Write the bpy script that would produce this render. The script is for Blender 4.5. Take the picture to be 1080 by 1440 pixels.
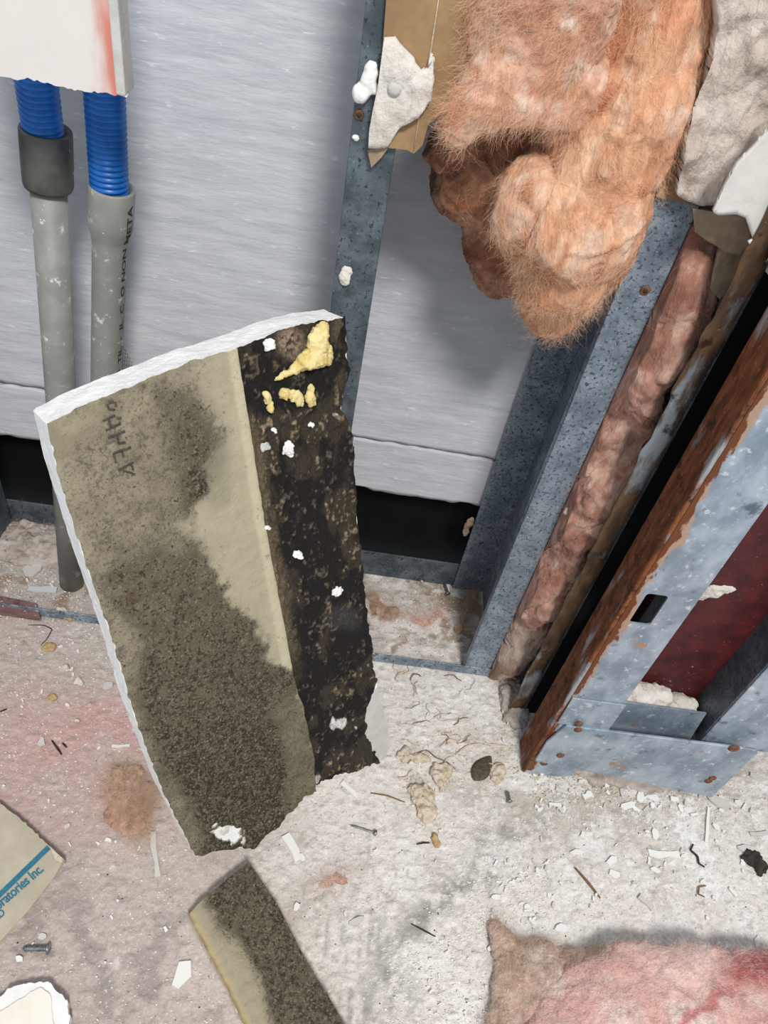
import bpy, bmesh, math, random
import numpy as np
from mathutils import Vector, Matrix

for o in list(bpy.data.objects): bpy.data.objects.remove(o)
S = bpy.context.scene
COL = S.collection
random.seed(7); RNG = np.random.default_rng(7)

# ------------------------------------------------------------------ camera
F, CX, CY = 1081.0, 540.0, 720.0
CAM = np.array([0, -.3715, .5504])
RW = np.array([[0.98705303, 0.14563616, 0.06720432],
               [0.05628732, -0.70686311, 0.70510729],
               [0.15019337, -0.69219553, -0.70590884]])   # columns: camera right, down, forward in the world
cd = bpy.data.cameras.new('camera'); cam = bpy.data.objects.new('camera', cd); COL.objects.link(cam)
cd.sensor_fit = 'VERTICAL'; cd.sensor_height = 24; cd.lens = F / 1440 * 24; cd.clip_start = .01; cd.clip_end = 50
mw = Matrix.Identity(4)
for i in range(3):
    mw[i][0] = RW[i, 0]; mw[i][1] = -RW[i, 1]; mw[i][2] = -RW[i, 2]; mw[i][3] = CAM[i]
cam.matrix_world = mw
S.camera = cam

# ------------------------------------------------------------------ world, light, exposure
w = bpy.data.worlds.new('world'); S.world = w; w.use_nodes = True
w.node_tree.nodes['Background'].inputs[0].default_value = (.86, .93, 1.0, 1)
w.node_tree.nodes['Background'].inputs[1].default_value = .55
def area(name, loc, target, size, energy, col):
    l = bpy.data.lights.new(name, 'AREA'); l.shape = 'DISK'; l.size = size; l.energy = energy; l.color = col
    o = bpy.data.objects.new(name, l); COL.objects.link(o); o.location = loc
    o.rotation_euler = (Vector(target) - Vector(loc)).to_track_quat('-Z', 'Y').to_euler()
area('ceiling_lamp', (.30, -1.36, 1.98), (.02, -.05, .15), .38, 39, (1, .975, .94))
S.view_settings.view_transform = 'Standard'; S.view_settings.look = 'None'
S.view_settings.exposure = .10; S.view_settings.gamma = 1; S.view_settings.use_curve_mapping = False

# ------------------------------------------------------------------ helpers
def ray(x, y): return RW @ np.array([x - CX, y - CY, F])
def onplane(x, y, n, d):
    n = np.array(n, float); r = ray(x, y); return CAM + (d - n @ CAM) / (n @ r) * r
def at(x, y, Y): return onplane(x, y, (0, 1, 0), Y)       # a point on the vertical plane at depth Y
def fl(x, y, z=0): return onplane(x, y, (0, 0, 1), z)      # a point on the floor
def proj(P):
    q = (np.asarray(P) - CAM) @ RW
    return np.stack([CX + F * q[..., 0] / q[..., 2], CY + F * q[..., 1] / q[..., 2]], -1)
def lin(c):
    c = np.array(c, float) / 255
    return np.where(c <= .04045, c / 12.92, ((c + .055) / 1.055) ** 2.4)
def _h(i, j, k, s):
    n = (i * 374761393 + j * 668265263 + k * 2147483647 + s * 1274126177) & 0xffffffff
    n = ((n ^ (n >> 13)) * 1274126177) & 0xffffffff
    n = ((n ^ (n >> 16)) * 2246822519) & 0xffffffff
    return ((n ^ (n >> 15)) & 0xffffff) / 0xffffff
def vnoise(P, s=0):
    P = np.asarray(P, float); I = np.floor(P).astype(np.int64); f = P - I; f = f * f * f * (f * (f * 6 - 15) + 10)
    r = 0
    for a in (0, 1):
        for b in (0, 1):
            for c in (0, 1):
                wgt = (f[:, 0] if a else 1 - f[:, 0]) * (f[:, 1] if b else 1 - f[:, 1]) * (f[:, 2] if c else 1 - f[:, 2])
                r = r + wgt * _h(I[:, 0] + a, I[:, 1] + b, I[:, 2] + c, s)
    return r
def fbm(P, o=4, s=0):
    r = 0; a = .5; t = 0
    P = np.asarray(P, float)
    for i in range(o): r = r + a * vnoise(P * 2 ** i + i * 17.3, s + i); t += a; a *= .5
    return r / t
def sm(a, b, x): t = np.clip((x - a) / (b - a), 0, 1); return t * t * (3 - 2 * t)
def mixc(A, B, t): return A * (1 - t[:, None]) + np.asarray(B) * t[:, None]

def put(name, me, parent=None, mats=(), smooth=False):
    o = bpy.data.objects.new(name, me); COL.objects.link(o)
    for m in (mats if isinstance(mats, (list, tuple)) else [mats]): me.materials.append(m)
    if smooth: me.polygons.foreach_set('use_smooth', [True] * len(me.polygons))
    if parent: o.parent = parent
    return o
def mesh(name, V, Fc):
    me = bpy.data.meshes.new(name); me.from_pydata([tuple(v) for v in V], [], Fc); me.update(); return me
def build(name, V, Fc, m, parent=None, smooth=False): return put(name, mesh(name, V, Fc), parent, m, smooth)
def tag(o, label=None, cat=None, group=None, kind=None):
    if label: o['label'] = label
    if cat: o['category'] = cat
    if group: o['group'] = group
    if kind: o['kind'] = kind
    return o
def empty(name, loc, label, cat, group=None):
    o = bpy.data.objects.new(name, None); COL.objects.link(o); o.location = tuple(loc); o.empty_display_size = .02
    return tag(o, label, cat, group)
def adopt(parent, *obs):
    """parent world-space meshes to an empty without moving them"""
    for o in obs:
        o.parent = parent; o.matrix_parent_inverse = Matrix.Translation(-parent.location)
def fixn(me):
    bm = bmesh.new(); bm.from_mesh(me); bmesh.ops.recalc_face_normals(bm, faces=bm.faces); bm.to_mesh(me); bm.free()
def bevel(o, wd=.0006, seg=2):
    b = o.modifiers.new('bevel', 'BEVEL'); b.width = wd; b.segments = seg; b.limit_method = 'ANGLE'; return o
def box(name, x0, x1, y0, y1, z0, z1, m, bev=.0004):
    V = [(x, y, z) for x in (x0, x1) for y in (y0, y1) for z in (z0, z1)]
    Fc = [(0, 1, 3, 2), (4, 6, 7, 5), (0, 4, 5, 1), (2, 3, 7, 6), (0, 2, 6, 4), (1, 5, 7, 3)]
    o = build(name, V, Fc, m); 
    if bev: bevel(o, bev)
    return o
def prism(name, pts, off, m, holes=None, bev=0):
    """outline (world points, planar) thickened by the vector off"""
    n = len(pts); P = [Vector(p) for p in pts]; off = Vector(off)
    bm = bmesh.new()
    a = [bm.verts.new(p) for p in P]; b = [bm.verts.new(p + off) for p in P]
    bm.faces.new(a); bm.faces.new(b[::-1])
    for i in range(n): bm.faces.new((a[i], b[i], b[(i + 1) % n], a[(i + 1) % n]))
    bmesh.ops.recalc_face_normals(bm, faces=bm.faces)
    bmesh.ops.triangulate(bm, faces=[f for f in bm.faces if len(f.verts) > 4], ngon_method='EAR_CLIP')
    me = bpy.data.meshes.new(name); bm.to_mesh(me); bm.free()
    o = put(name, me, None, m)
    if bev: bevel(o, bev)
    return o
def resample(pl, n):
    pl = np.array(pl, float); d = np.r_[0, np.cumsum(np.linalg.norm(np.diff(pl, axis=0), axis=1))]
    t = np.linspace(0, d[-1], n); return np.stack([np.interp(t, d, pl[:, k]) for k in range(pl.shape[1])], -1)
def coons(bot, top, lef, rig, ns, nt):
    b, t = resample(bot, ns), resample(top, ns); l, r = resample(lef, nt), resample(rig, nt)
    s = np.linspace(0, 1, ns)[None, :, None]; v = np.linspace(0, 1, nt)[:, None, None]
    G = (1 - v) * b[None] + v * t[None] + (1 - s) * l[:, None] + s * r[:, None] - (
        (1 - s) * (1 - v) * b[0] + s * (1 - v) * b[-1] + (1 - s) * v * t[0] + s * v * t[-1])
    return G
def gridfaces(ns, nt): return [(j * ns + i, j * ns + i + 1, (j + 1) * ns + i + 1, (j + 1) * ns + i) for j in range(nt - 1) for i in range(ns - 1)]
def setcol(me, C):
    a = me.color_attributes.new('Col', 'FLOAT_COLOR', 'POINT')
    a.data.foreach_set('color', np.c_[np.clip(C, 0, 1), np.ones(len(C))].astype(np.float32).ravel())
def lathe(name, p0, p1, prof, m, seg=32, parent=None, caps=True, smooth=True, bend=None):
    """rings along p0->p1; prof = [(t 0..1, radius)]"""
    p0, p1 = np.array(p0), np.array(p1); ax = p1 - p0; L = np.linalg.norm(ax); ax = ax / L
    e1 = np.cross(ax, (0, 1, 0) if abs(ax[1]) < .9 else (1, 0, 0)); e1 /= np.linalg.norm(e1); e2 = np.cross(ax, e1)
    V = []
    for t, r in prof:
        c = p0 + ax * L * t
        if bend is not None: c = c + np.array(bend) * (t * t)
        for k in range(seg):
            a = 2 * math.pi * k / seg; V.append(c + r * (math.cos(a) * e1 + math.sin(a) * e2))
    Fc = [(j * seg + k, j * seg + (k + 1) % seg, (j + 1) * seg + (k + 1) % seg, (j + 1) * seg + k) for j in range(len(prof) - 1) for k in range(seg)]
    if caps: Fc += [tuple(range(seg))[::-1], tuple(range((len(prof) - 1) * seg, len(prof) * seg))]
    me = mesh(name, V, Fc); fixn(me); return put(name, me, parent, m, smooth)
def blob(name, ell, vox, m, disp=None, parent=None, extra=None):
    """union of ellipsoids (centre, radii, optional z-rotation) turned into one lumpy skin"""
    bm = bmesh.new()
    for e in ell:
        c, r = e[0], e[1]; R = e[2] if len(e) > 2 else Matrix.Identity(3)
        T = Matrix.Translation(Vector(c)) @ R.to_4x4() @ Matrix.Diagonal((*r, 1))
        bmesh.ops.create_icosphere(bm, subdivisions=4, radius=1, matrix=T)
    me = bpy.data.meshes.new('tmp'); bm.to_mesh(me); bm.free()
    o = bpy.data.objects.new('tmp', me); COL.objects.link(o)
    md = o.modifiers.new('r', 'REMESH'); md.mode = 'VOXEL'; md.voxel_size = vox
    sm_ = o.modifiers.new('s', 'SMOOTH'); sm_.iterations = 6; sm_.factor = .5
    dg = bpy.context.evaluated_depsgraph_get(); dg.update()
    me2 = bpy.data.meshes.new_from_object(o.evaluated_get(dg)); bpy.data.objects.remove(o)
    me2.name = name
    n = len(me2.vertices); V = np.empty(n * 3); me2.vertices.foreach_get('co', V); V = V.reshape(-1, 3)
    N = np.empty(n * 3); me2.vertex_normals.foreach_get('vector', N); N = N.reshape(-1, 3)
    if disp is not None:
        V2 = disp(V, N); me2.vertices.foreach_set('co', V2.ravel()); me2.update()
    me2.materials.clear()
    return put(name, me2, parent, m, True)
def verts_normals(o):
    me = o.data; n = len(me.vertices); V = np.empty(n * 3); me.vertices.foreach_get('co', V)
    N = np.empty(n * 3); me.vertex_normals.foreach_get('vector', N); return V.reshape(-1, 3), N.reshape(-1, 3)
def fibres(name, o, n, length, rad, m, flow=(0, 0, -1), lift=.25, curl=.5, seed=0, scale=60., keep=None):
    """fine glass fibres lying along a skin"""
    V, N = verts_normals(o); rg = np.random.default_rng(seed)
    cand = np.arange(len(V)) if keep is None else np.nonzero(keep(V, N))[0]
    i = rg.choice(cand, n); P = V[i] + rg.normal(0, .0006, (n, 3)); nn = N[i]
    fld = np.stack([vnoise(P * scale, 11 + k) for k in range(3)], -1) * 2 - 1
    d = np.array(flow) + fld * 1.6 + rg.normal(0, curl, (n, 3)); d -= (d * nn).sum(1)[:, None] * nn * .85; d /= np.linalg.norm(d, axis=1)[:, None] + 1e-9
    L = length * rg.uniform(.4, 1.3, n); K = 6; Q = np.zeros((n, K, 3)); cur = P - nn * .0008; st = d + nn * lift * rg.uniform(-.1, 1, (n, 1))
    for k in range(K):
        Q[:, k] = cur; st = st + rg.normal(0, .28, (n, 3)); st /= np.linalg.norm(st, axis=1)[:, None]; cur = cur + st * (L / (K - 1))[:, None]
    hc = bpy.data.hair_curves.new(name); hc.add_curves([K] * n)
    hc.position_data.foreach_set('vector', Q.astype(np.float32).ravel())
    a = hc.attributes.get('radius') or hc.attributes.new('radius', 'FLOAT', 'POINT')
    a.data.foreach_set('value', np.tile(np.linspace(1, .35, K) * rad, n).astype(np.float32))
    hc.materials.append(m)
    h = bpy.data.objects.new(name, hc); COL.objects.link(h); h['kind'] = 'stuff'
    return h
def strand(name, pts, r, m, parent=None, sides=5, taper=.4):
    """a tapering wire / twig / fibre through points"""
    P = np.array(pts, float); n = len(P); V = []
    for i in range(n):
        t = P[min(i + 1, n - 1)] - P[max(i - 1, 0)]; t /= np.linalg.norm(t) + 1e-12
        e1 = np.cross(t, (.3, .2, .93)); e1 /= np.linalg.norm(e1) + 1e-12; e2 = np.cross(t, e1)
        rr = r * (1 - taper * abs(2 * i / max(n - 1, 1) - 1))
        for k in range(sides):
            a = 2 * math.pi * k / sides; V.append(P[i] + rr * (math.cos(a) * e1 + math.sin(a) * e2))
    Fc = [(j * sides + k, j * sides + (k + 1) % sides, (j + 1) * sides + (k + 1) % sides, (j + 1) * sides + k) for j in range(n - 1) for k in range(sides)]
    Fc += [tuple(range(sides))[::-1], tuple(range((n - 1) * sides, n * sides))]
    me = mesh(name, V, Fc); fixn(me); return put(name, me, parent, m, True)

# ------------------------------------------------------------------ materials
def M(name, c1, c2=None, scale=60, ramp=(.35, .65), detail=6, rough=.85, metal=0, bump=0, bscale=300, stretch=(1, 1, 1),
      spots=(), attr=False, vary=.0, bstretch=None, sheen=0, trans=0, spec=.4, grads=()):
    m = bpy.data.materials.new(name); m.use_nodes = True; nt = m.node_tree; N, L = nt.nodes, nt.links
    b = N['Principled BSDF']; b.inputs['Roughness'].default_value = rough; b.inputs['Metallic'].default_value = metal
    b.inputs['Specular IOR Level'].default_value = spec
    if sheen: b.inputs['Sheen Weight'].default_value = sheen; b.inputs['Sheen Roughness'].default_value = .6
    tc = N.new('ShaderNodeTexCoord')
    def coords(st):
        mp = N.new('ShaderNodeMapping'); mp.inputs['Scale'].default_value = st; L.new(tc.outputs['Object'], mp.inputs[0]); return mp.outputs[0]
    def noise(sc, st=(1, 1, 1), det=detail, off=0):
        n = N.new('ShaderNodeTexNoise'); n.inputs['Scale'].default_value = sc; n.inputs['Detail'].default_value = det; n.inputs['Roughness'].default_value = .62
        L.new(coords(st), n.inputs['Vector']); return n.outputs['Fac']
    def remap(s, lo, hi):
        r = N.new('ShaderNodeMapRange'); r.inputs[1].default_value = lo; r.inputs[2].default_value = hi; r.interpolation_type = 'SMOOTHSTEP'; L.new(s, r.inputs[0]); return r.outputs[0]
    def mix(a, c, fac, mode='MIX'):
        x = N.new('ShaderNodeMix'); x.data_type = 'RGBA'; x.blend_type = mode
        if isinstance(fac, float): x.inputs[0].default_value = fac
        else: L.new(fac, x.inputs[0])
        for s, i in ((a, 6), (c, 7)):
            if isinstance(s, (tuple, list, np.ndarray)): x.inputs[i].default_value = (*lin(s), 1)
            else: L.new(s, x.inputs[i])
        return x.outputs[2]
    if attr:
        at_ = N.new('ShaderNodeVertexColor'); at_.layer_name = 'Col'; cur = at_.outputs[0]
        if vary:
            hv = N.new('ShaderNodeHueSaturation'); L.new(cur, hv.inputs['Color'])
            mr = N.new('ShaderNodeMapRange'); mr.inputs[1].default_value = .28; mr.inputs[2].default_value = .72; mr.inputs[3].default_value = 1 - vary; mr.inputs[4].default_value = 1 + vary
            L.new(noise(scale, stretch), mr.inputs[0]); L.new(mr.outputs[0], hv.inputs['Value']); cur = hv.outputs[0]
    else:
        cur = mix(c1, c2 or c1, remap(noise(scale, stretch), *ramp))
    for sp in spots:
        col, sc, lo, hi = sp[:4]; st = sp[4] if len(sp) > 4 else (1, 1, 1)
        cur = mix(cur, col, remap(noise(sc, st, 5), lo, hi))
    for (axis, p0, p1, amp, sc, col) in grads:      # a stain that spreads in from one edge of the piece
        sx = N.new('ShaderNodeSeparateXYZ'); L.new(tc.outputs['Object'], sx.inputs[0])
        ad = N.new('ShaderNodeMath'); ad.operation = 'MULTIPLY_ADD'; L.new(noise(sc, (1, 1, .35), 6), ad.inputs[0]); ad.inputs[1].default_value = amp; L.new(sx.outputs[axis], ad.inputs[2])
        cur = mix(cur, col, remap(ad.outputs[0], p0 + amp * .5, p1 + amp * .5))
    L.new(cur, b.inputs['Base Color'])
    if bump:
        bp = N.new('ShaderNodeBump'); bp.inputs['Strength'].default_value = bump; bp.inputs['Distance'].default_value = .002
        L.new(noise(bscale, bstretch or stretch, 8), bp.inputs['Height']); L.new(bp.outputs[0], b.inputs['Normal'])
    return m

def mold_paper(name):
    m = bpy.data.materials.new(name); m.use_nodes = True; N, L = m.node_tree.nodes, m.node_tree.links; b = N['Principled BSDF']
    b.inputs['Roughness'].default_value = .95; b.inputs['Specular IOR Level'].default_value = .15
    tc = N.new('ShaderNodeTexCoord'); vc = N.new('ShaderNodeVertexColor'); vc.layer_name = 'Col'; mk = N.new('ShaderNodeAttribute'); mk.attribute_name = 'Mold'
    def noise(sc, det=6, ro=.65):
        n = N.new('ShaderNodeTexNoise'); n.inputs['Scale'].default_value = sc; n.inputs['Detail'].default_value = det; n.inputs['Roughness'].default_value = ro; L.new(tc.outputs['Object'], n.inputs['Vector']); return n.outputs['Fac']
    def mth(op, a, c, c2=None):
        x = N.new('ShaderNodeMath'); x.operation = op
        for i, v in enumerate((a, c, c2)):
            if v is None: continue
            if isinstance(v, (int, float)): x.inputs[i].default_value = v
            else: L.new(v, x.inputs[i])
        return x.outputs[0]
    def step(v, lo, hi):
        r = N.new('ShaderNodeMapRange'); r.interpolation_type = 'SMOOTHSTEP'; r.inputs[1].default_value = lo; r.inputs[2].default_value = hi; L.new(v, r.inputs[0]); return r.outputs[0]
    def mix(a, col, f):
        x = N.new('ShaderNodeMix'); x.data_type = 'RGBA'; L.new(f, x.inputs[0]); L.new(a, x.inputs[6]); x.inputs[7].default_value = (*lin(col), 1); return x.outputs[2]
    n1, n2, n3 = noise(330, 8, .75), noise(700, 6, .72), noise(80, 5, .6)
    v = mth('ADD', mth('MULTIPLY', n1, .62), mth('MULTIPLY', n2, .38))
    v1 = mth('ADD', v, mth('MULTIPLY', mth('SUBTRACT', n3, .5), .25))
    dark = step(mth('ADD', v1, mth('MULTIPLY', mk.outputs['Fac'], .24)), .56, .72)
    c = mix(vc.outputs[0], (84, 78, 65), mth('MULTIPLY', dark, .85))
    deep = step(mth('ADD', mth('SUBTRACT', 1.0, v), mth('MULTIPLY', mk.outputs['Fac'], .20)), .63, .72)
    c = mix(c, (44, 40, 34), mth('MULTIPLY', deep, .9))
    pale = mth('MULTIPLY', step(n2, .54, .66), mth('MULTIPLY', mk.outputs['Fac'], .75))
    c = mix(c, (158, 150, 128), pale)
    c = mix(c, (178, 168, 142), mth('MULTIPLY', step(n1, .62, .74), .35))
    L.new(c, b.inputs['Base Color'])
    bp = N.new('ShaderNodeBump'); bp.inputs['Strength'].default_value = .5; bp.inputs['Distance'].default_value = .0015; L.new(noise(600, 8, .7), bp.inputs['Height']); L.new(bp.outputs[0], b.inputs['Normal'])
    return m
def setmold(me, v):
    a = me.attributes.new('Mold', 'FLOAT', 'POINT'); a.data.foreach_set('value', np.clip(v, 0, 1.3).astype(np.float32))
MT = dict(
    eps=M('foam_board', (194, 197, 203), (208, 210, 214), 30, ramp=(.3, .7), rough=.85, bump=.36, bscale=85, stretch=(.8, 1, 4), bstretch=(.8, 1, 3.6), spec=.25, spots=[((228, 231, 236), 150, .62, .72, (.6, 1, 2)), ((238, 240, 244), 620, .70, .735), ((128, 124, 120), 330, .735, .765)]),
    black=M('black_membrane_and_gap_shade', (7, 9, 9), (14, 17, 17), 50, rough=.7, spots=[((120, 115, 110), 420, .745, .77)], spec=.2),  # wall membrane, and the sheet that paints the jamb gap's shade
    galv=M('galvanised_steel', (118, 132, 145), (156, 169, 181), 60, ramp=(.36, .66), rough=.42, metal=.35, bump=.25, bscale=500, spots=[((78, 90, 102), 420, .52, .62), ((206, 213, 218), 520, .60, .70), ((60, 68, 78), 130, .62, .74), ((150, 120, 96), 45, .72, .80)]),
    galv_dark=M('dull_galvanised_steel', (74, 84, 90), (106, 117, 124), 70, ramp=(.36, .66), rough=.45, metal=.35, bump=.2, bscale=500, spots=[((168, 176, 180), 480, .62, .72), ((50, 58, 62), 420, .55, .65), ((140, 148, 152), 60, .66, .78)]),
    galv_light=M('door_frame_zinc', (132, 146, 160), (176, 188, 200), 46, ramp=(.36, .66), rough=.42, metal=.35, bump=.15, bscale=300, stretch=(1, 1, .6), spots=[((206, 213, 219), 190, .57, .70), ((96, 108, 122), 60, .58, .72), ((222, 227, 232), 600, .70, .76), ((168, 134, 108), 26, .66, .71)]),
    jamb=M('jamb_zinc', (132, 146, 160), (176, 188, 200), 46, ramp=(.36, .66), rough=.42, metal=.3, bump=.15, bscale=300, stretch=(1, 1, .6), spots=[((206, 213, 219), 190, .57, .70), ((96, 108, 122), 60, .58, .72), ((222, 227, 232), 600, .70, .76), ((176, 144, 118), 24, .62, .66)],
           grads=[(0, .1845, .1825, .030, 60, (180, 152, 130)), (0, .1835, .1820, .022, 130, (112, 64, 36))]),
    rust=M('rusted_steel', (88, 48, 28), (142, 84, 48), 170, ramp=(.35, .66), rough=.9, bump=.6, bscale=420, stretch=(1, 1, .35), spots=[((58, 33, 22), 90, .54, .68), ((164, 166, 168), 50, .58, .68, (1, 1, .22)), ((186, 134, 88), 420, .62, .72), ((120, 124, 128), 140, .62, .70, (1, 1, .25))]),
    rust_strip=M('flaking_rusted_strip', (78, 60, 46), (122, 92, 66), 140, rough=.85, bump=.5, bscale=380, stretch=(1, 1, .3), spots=[((150, 158, 164), 40, .52, .62, (1, 1, .3)), ((60, 34, 22), 80, .58, .70), ((196, 182, 160), 300, .66, .72)]),
    maroon=M('maroon_primer', (62, 20, 24), (88, 30, 33), 60, rough=.5, bump=.15, spots=[((196, 180, 170), 70, .66, .72), ((205, 195, 188), 420, .66, .71), ((48, 14, 18), 40, .58, .72)]),
    gyp=M('gypsum_core', (236, 236, 234), (248, 248, 246), 90, rough=.95, bump=.5, bscale=500, spots=[((205, 196, 182), 240, .68, .74)]),
    gyp_beige=M('torn_gypsum', (196, 182, 170), (214, 202, 192), 60, rough=.95, bump=1., bscale=210, spots=[((172, 154, 140), 45, .60, .72), ((226, 218, 210), 140, .62, .74)]),
    plaster=M('plaster_residue', (212, 204, 194), (228, 222, 214), 80, rough=.95, bump=.8, bscale=260, spots=[((190, 172, 152), 110, .62, .72)]),
    white=M('white_plaster', (236, 234, 230), (246, 245, 242), 90, rough=.9, bump=.3, bscale=300),
    cream=M('painted_wall_face', (232, 226, 220), (238, 234, 229), 60, rough=.8, bump=.06, bscale=220, attr=True, vary=.02),
    grey_paper=M('grey_paper', (188, 186, 180), (204, 202, 197), 60, rough=.85, bump=.25, bscale=240),
    kraft=M('kraft_paper', (144, 116, 82), (162, 132, 95), 70, rough=.8, bump=.15, bscale=240, spots=[((118, 92, 62), 90, .66, .74), ((186, 162, 126), 300, .72, .76)]),
    brown_paper=M('brown_torn_paper', (148, 128, 106), (172, 152, 130), 60, rough=.9, bump=.3, bscale=200),
    vinyl=M('peeled_white_paper', (216, 214, 208), (226, 224, 218), 40, rough=.7, bump=.2, bscale=120, spots=[((206, 198, 186), 70, .66, .76)]),
    conduit=M('grey_conduit', (132, 132, 126), (146, 146, 140), 60, rough=.5, bump=.1, spots=[((206, 206, 202), 120, .60, .70), ((238, 238, 236), 420, .68, .72)]),
    coupling=M('dark_coupling', (74, 72, 68), (92, 90, 86), 70, rough=.45, bump=.08, spots=[((180, 178, 172), 110, .62, .72), ((226, 226, 222), 300, .70, .74)]),
    blue=M('blue_corrugated_tube', (20, 94, 172), (28, 112, 196), 80, rough=.38, spots=[((70, 140, 205), 420, .68, .74)]),
    ink=M('black_ink', (48, 46, 44), rough=.7),
    marker=M('faded_marker', (62, 54, 52), (84, 76, 70), 500, rough=.9),
    blue_ink=M('blue_print', (40, 106, 130), (52, 118, 142), 400, rough=.8, spots=[((150, 160, 150), 700, .66, .74)]),
    paper=mold_paper('stained_paper'),
    mold=M('black_mold', (20, 18, 16), attr=True, vary=.55, scale=700, rough=.9, bump=.9, bscale=480),
    floor=M('dusty_concrete', (205, 196, 188), attr=True, vary=.17, scale=650, rough=.95, bump=.6, bscale=520,
            spots=[((240, 238, 234), 420, .64, .69), ((112, 104, 96), 620, .70, .735), ((234, 230, 225), 60, .62, .80), ((176, 166, 156), 220, .66, .74)]),
    dust=M('dust_heap', (168, 156, 146), (198, 188, 180), 80, rough=1, bump=.9, bscale=260, spots=[((120, 106, 94), 120, .60, .72), ((226, 222, 216), 300, .66, .72)]),
    fluff=M('salmon_glass_wool', (214, 152, 112), attr=True, vary=.24, scale=230, rough=1, bump=.9, bscale=420, bstretch=(1.4, 1.4, .5), stretch=(1.2, 1.2, .3), sheen=.12, spec=.05),
    fibre=M('salmon_fibre', (232, 180, 142), (244, 206, 174), 50, rough=.9, spec=.2),
    fibre_dim=M('dusty_pink_fibre', (172, 122, 106), (206, 160, 144), 50, rough=.9, spec=.2),
    fibre_pink=M('pink_fibre', (244, 212, 203), (247, 224, 217), 50, rough=.9, spec=.2),
    fibre_tan=M('tan_fibre', (206, 174, 148), (224, 198, 176), 50, rough=.9, spec=.2),
    foam_y=M('yellow_foam', (214, 190, 116), (232, 216, 160), 130, rough=.85, bump=.4, bscale=400, spots=[((236, 228, 196), 90, .60, .74)]),
    flake=M('white_paint_chip', (226, 224, 219), (238, 236, 232), 80, rough=.8),
    flake_g=M('grey_paint_chip', (196, 192, 186), (210, 206, 200), 80, rough=.8),
    wood=M('wood_splinter', (118, 84, 60), (140, 104, 78), 200, rough=.9, stretch=(1, 1, 1)),
    dark=M('dark_chip', (42, 38, 34), (66, 58, 50), 300, rough=.9),
    leaf=M('dark_seed', (72, 64, 50), (98, 90, 74), 400, rough=.85, bump=.6, bscale=700, spots=[((170, 164, 150), 700, .68, .72)]),
    pebble=M('tan_pebble', (176, 142, 98), (196, 164, 122), 300, rough=.9, bump=.3),
    steel=M('screw_steel', (120, 124, 128), (160, 164, 168), 300, rough=.35, metal=.8),
    screw_rust=M('screw_rust', (96, 62, 44), (140, 100, 76), 500, rough=.8, metal=.3),
    tan_clump=M('tan_clump', (204, 186, 160), (220, 208, 188), 200, rough=1, bump=.8, bscale=500, spots=[((150, 118, 80), 260, .62, .70)]),
    woodred=M('stained_board', (110, 82, 80), (134, 104, 100), 120, rough=.9, bump=.4, bscale=300, stretch=(.3, 1, 1), spots=[((86, 56, 58), 60, .54, .66), ((200, 190, 184), 200, .62, .70)]),
    strap=M('pale_plastic', (196, 198, 196), (208, 210, 208), 60, rough=.6),
    mesh_grey=M('wire_mesh', (112, 104, 94), (140, 132, 120), 300, rough=.8),
)

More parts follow.
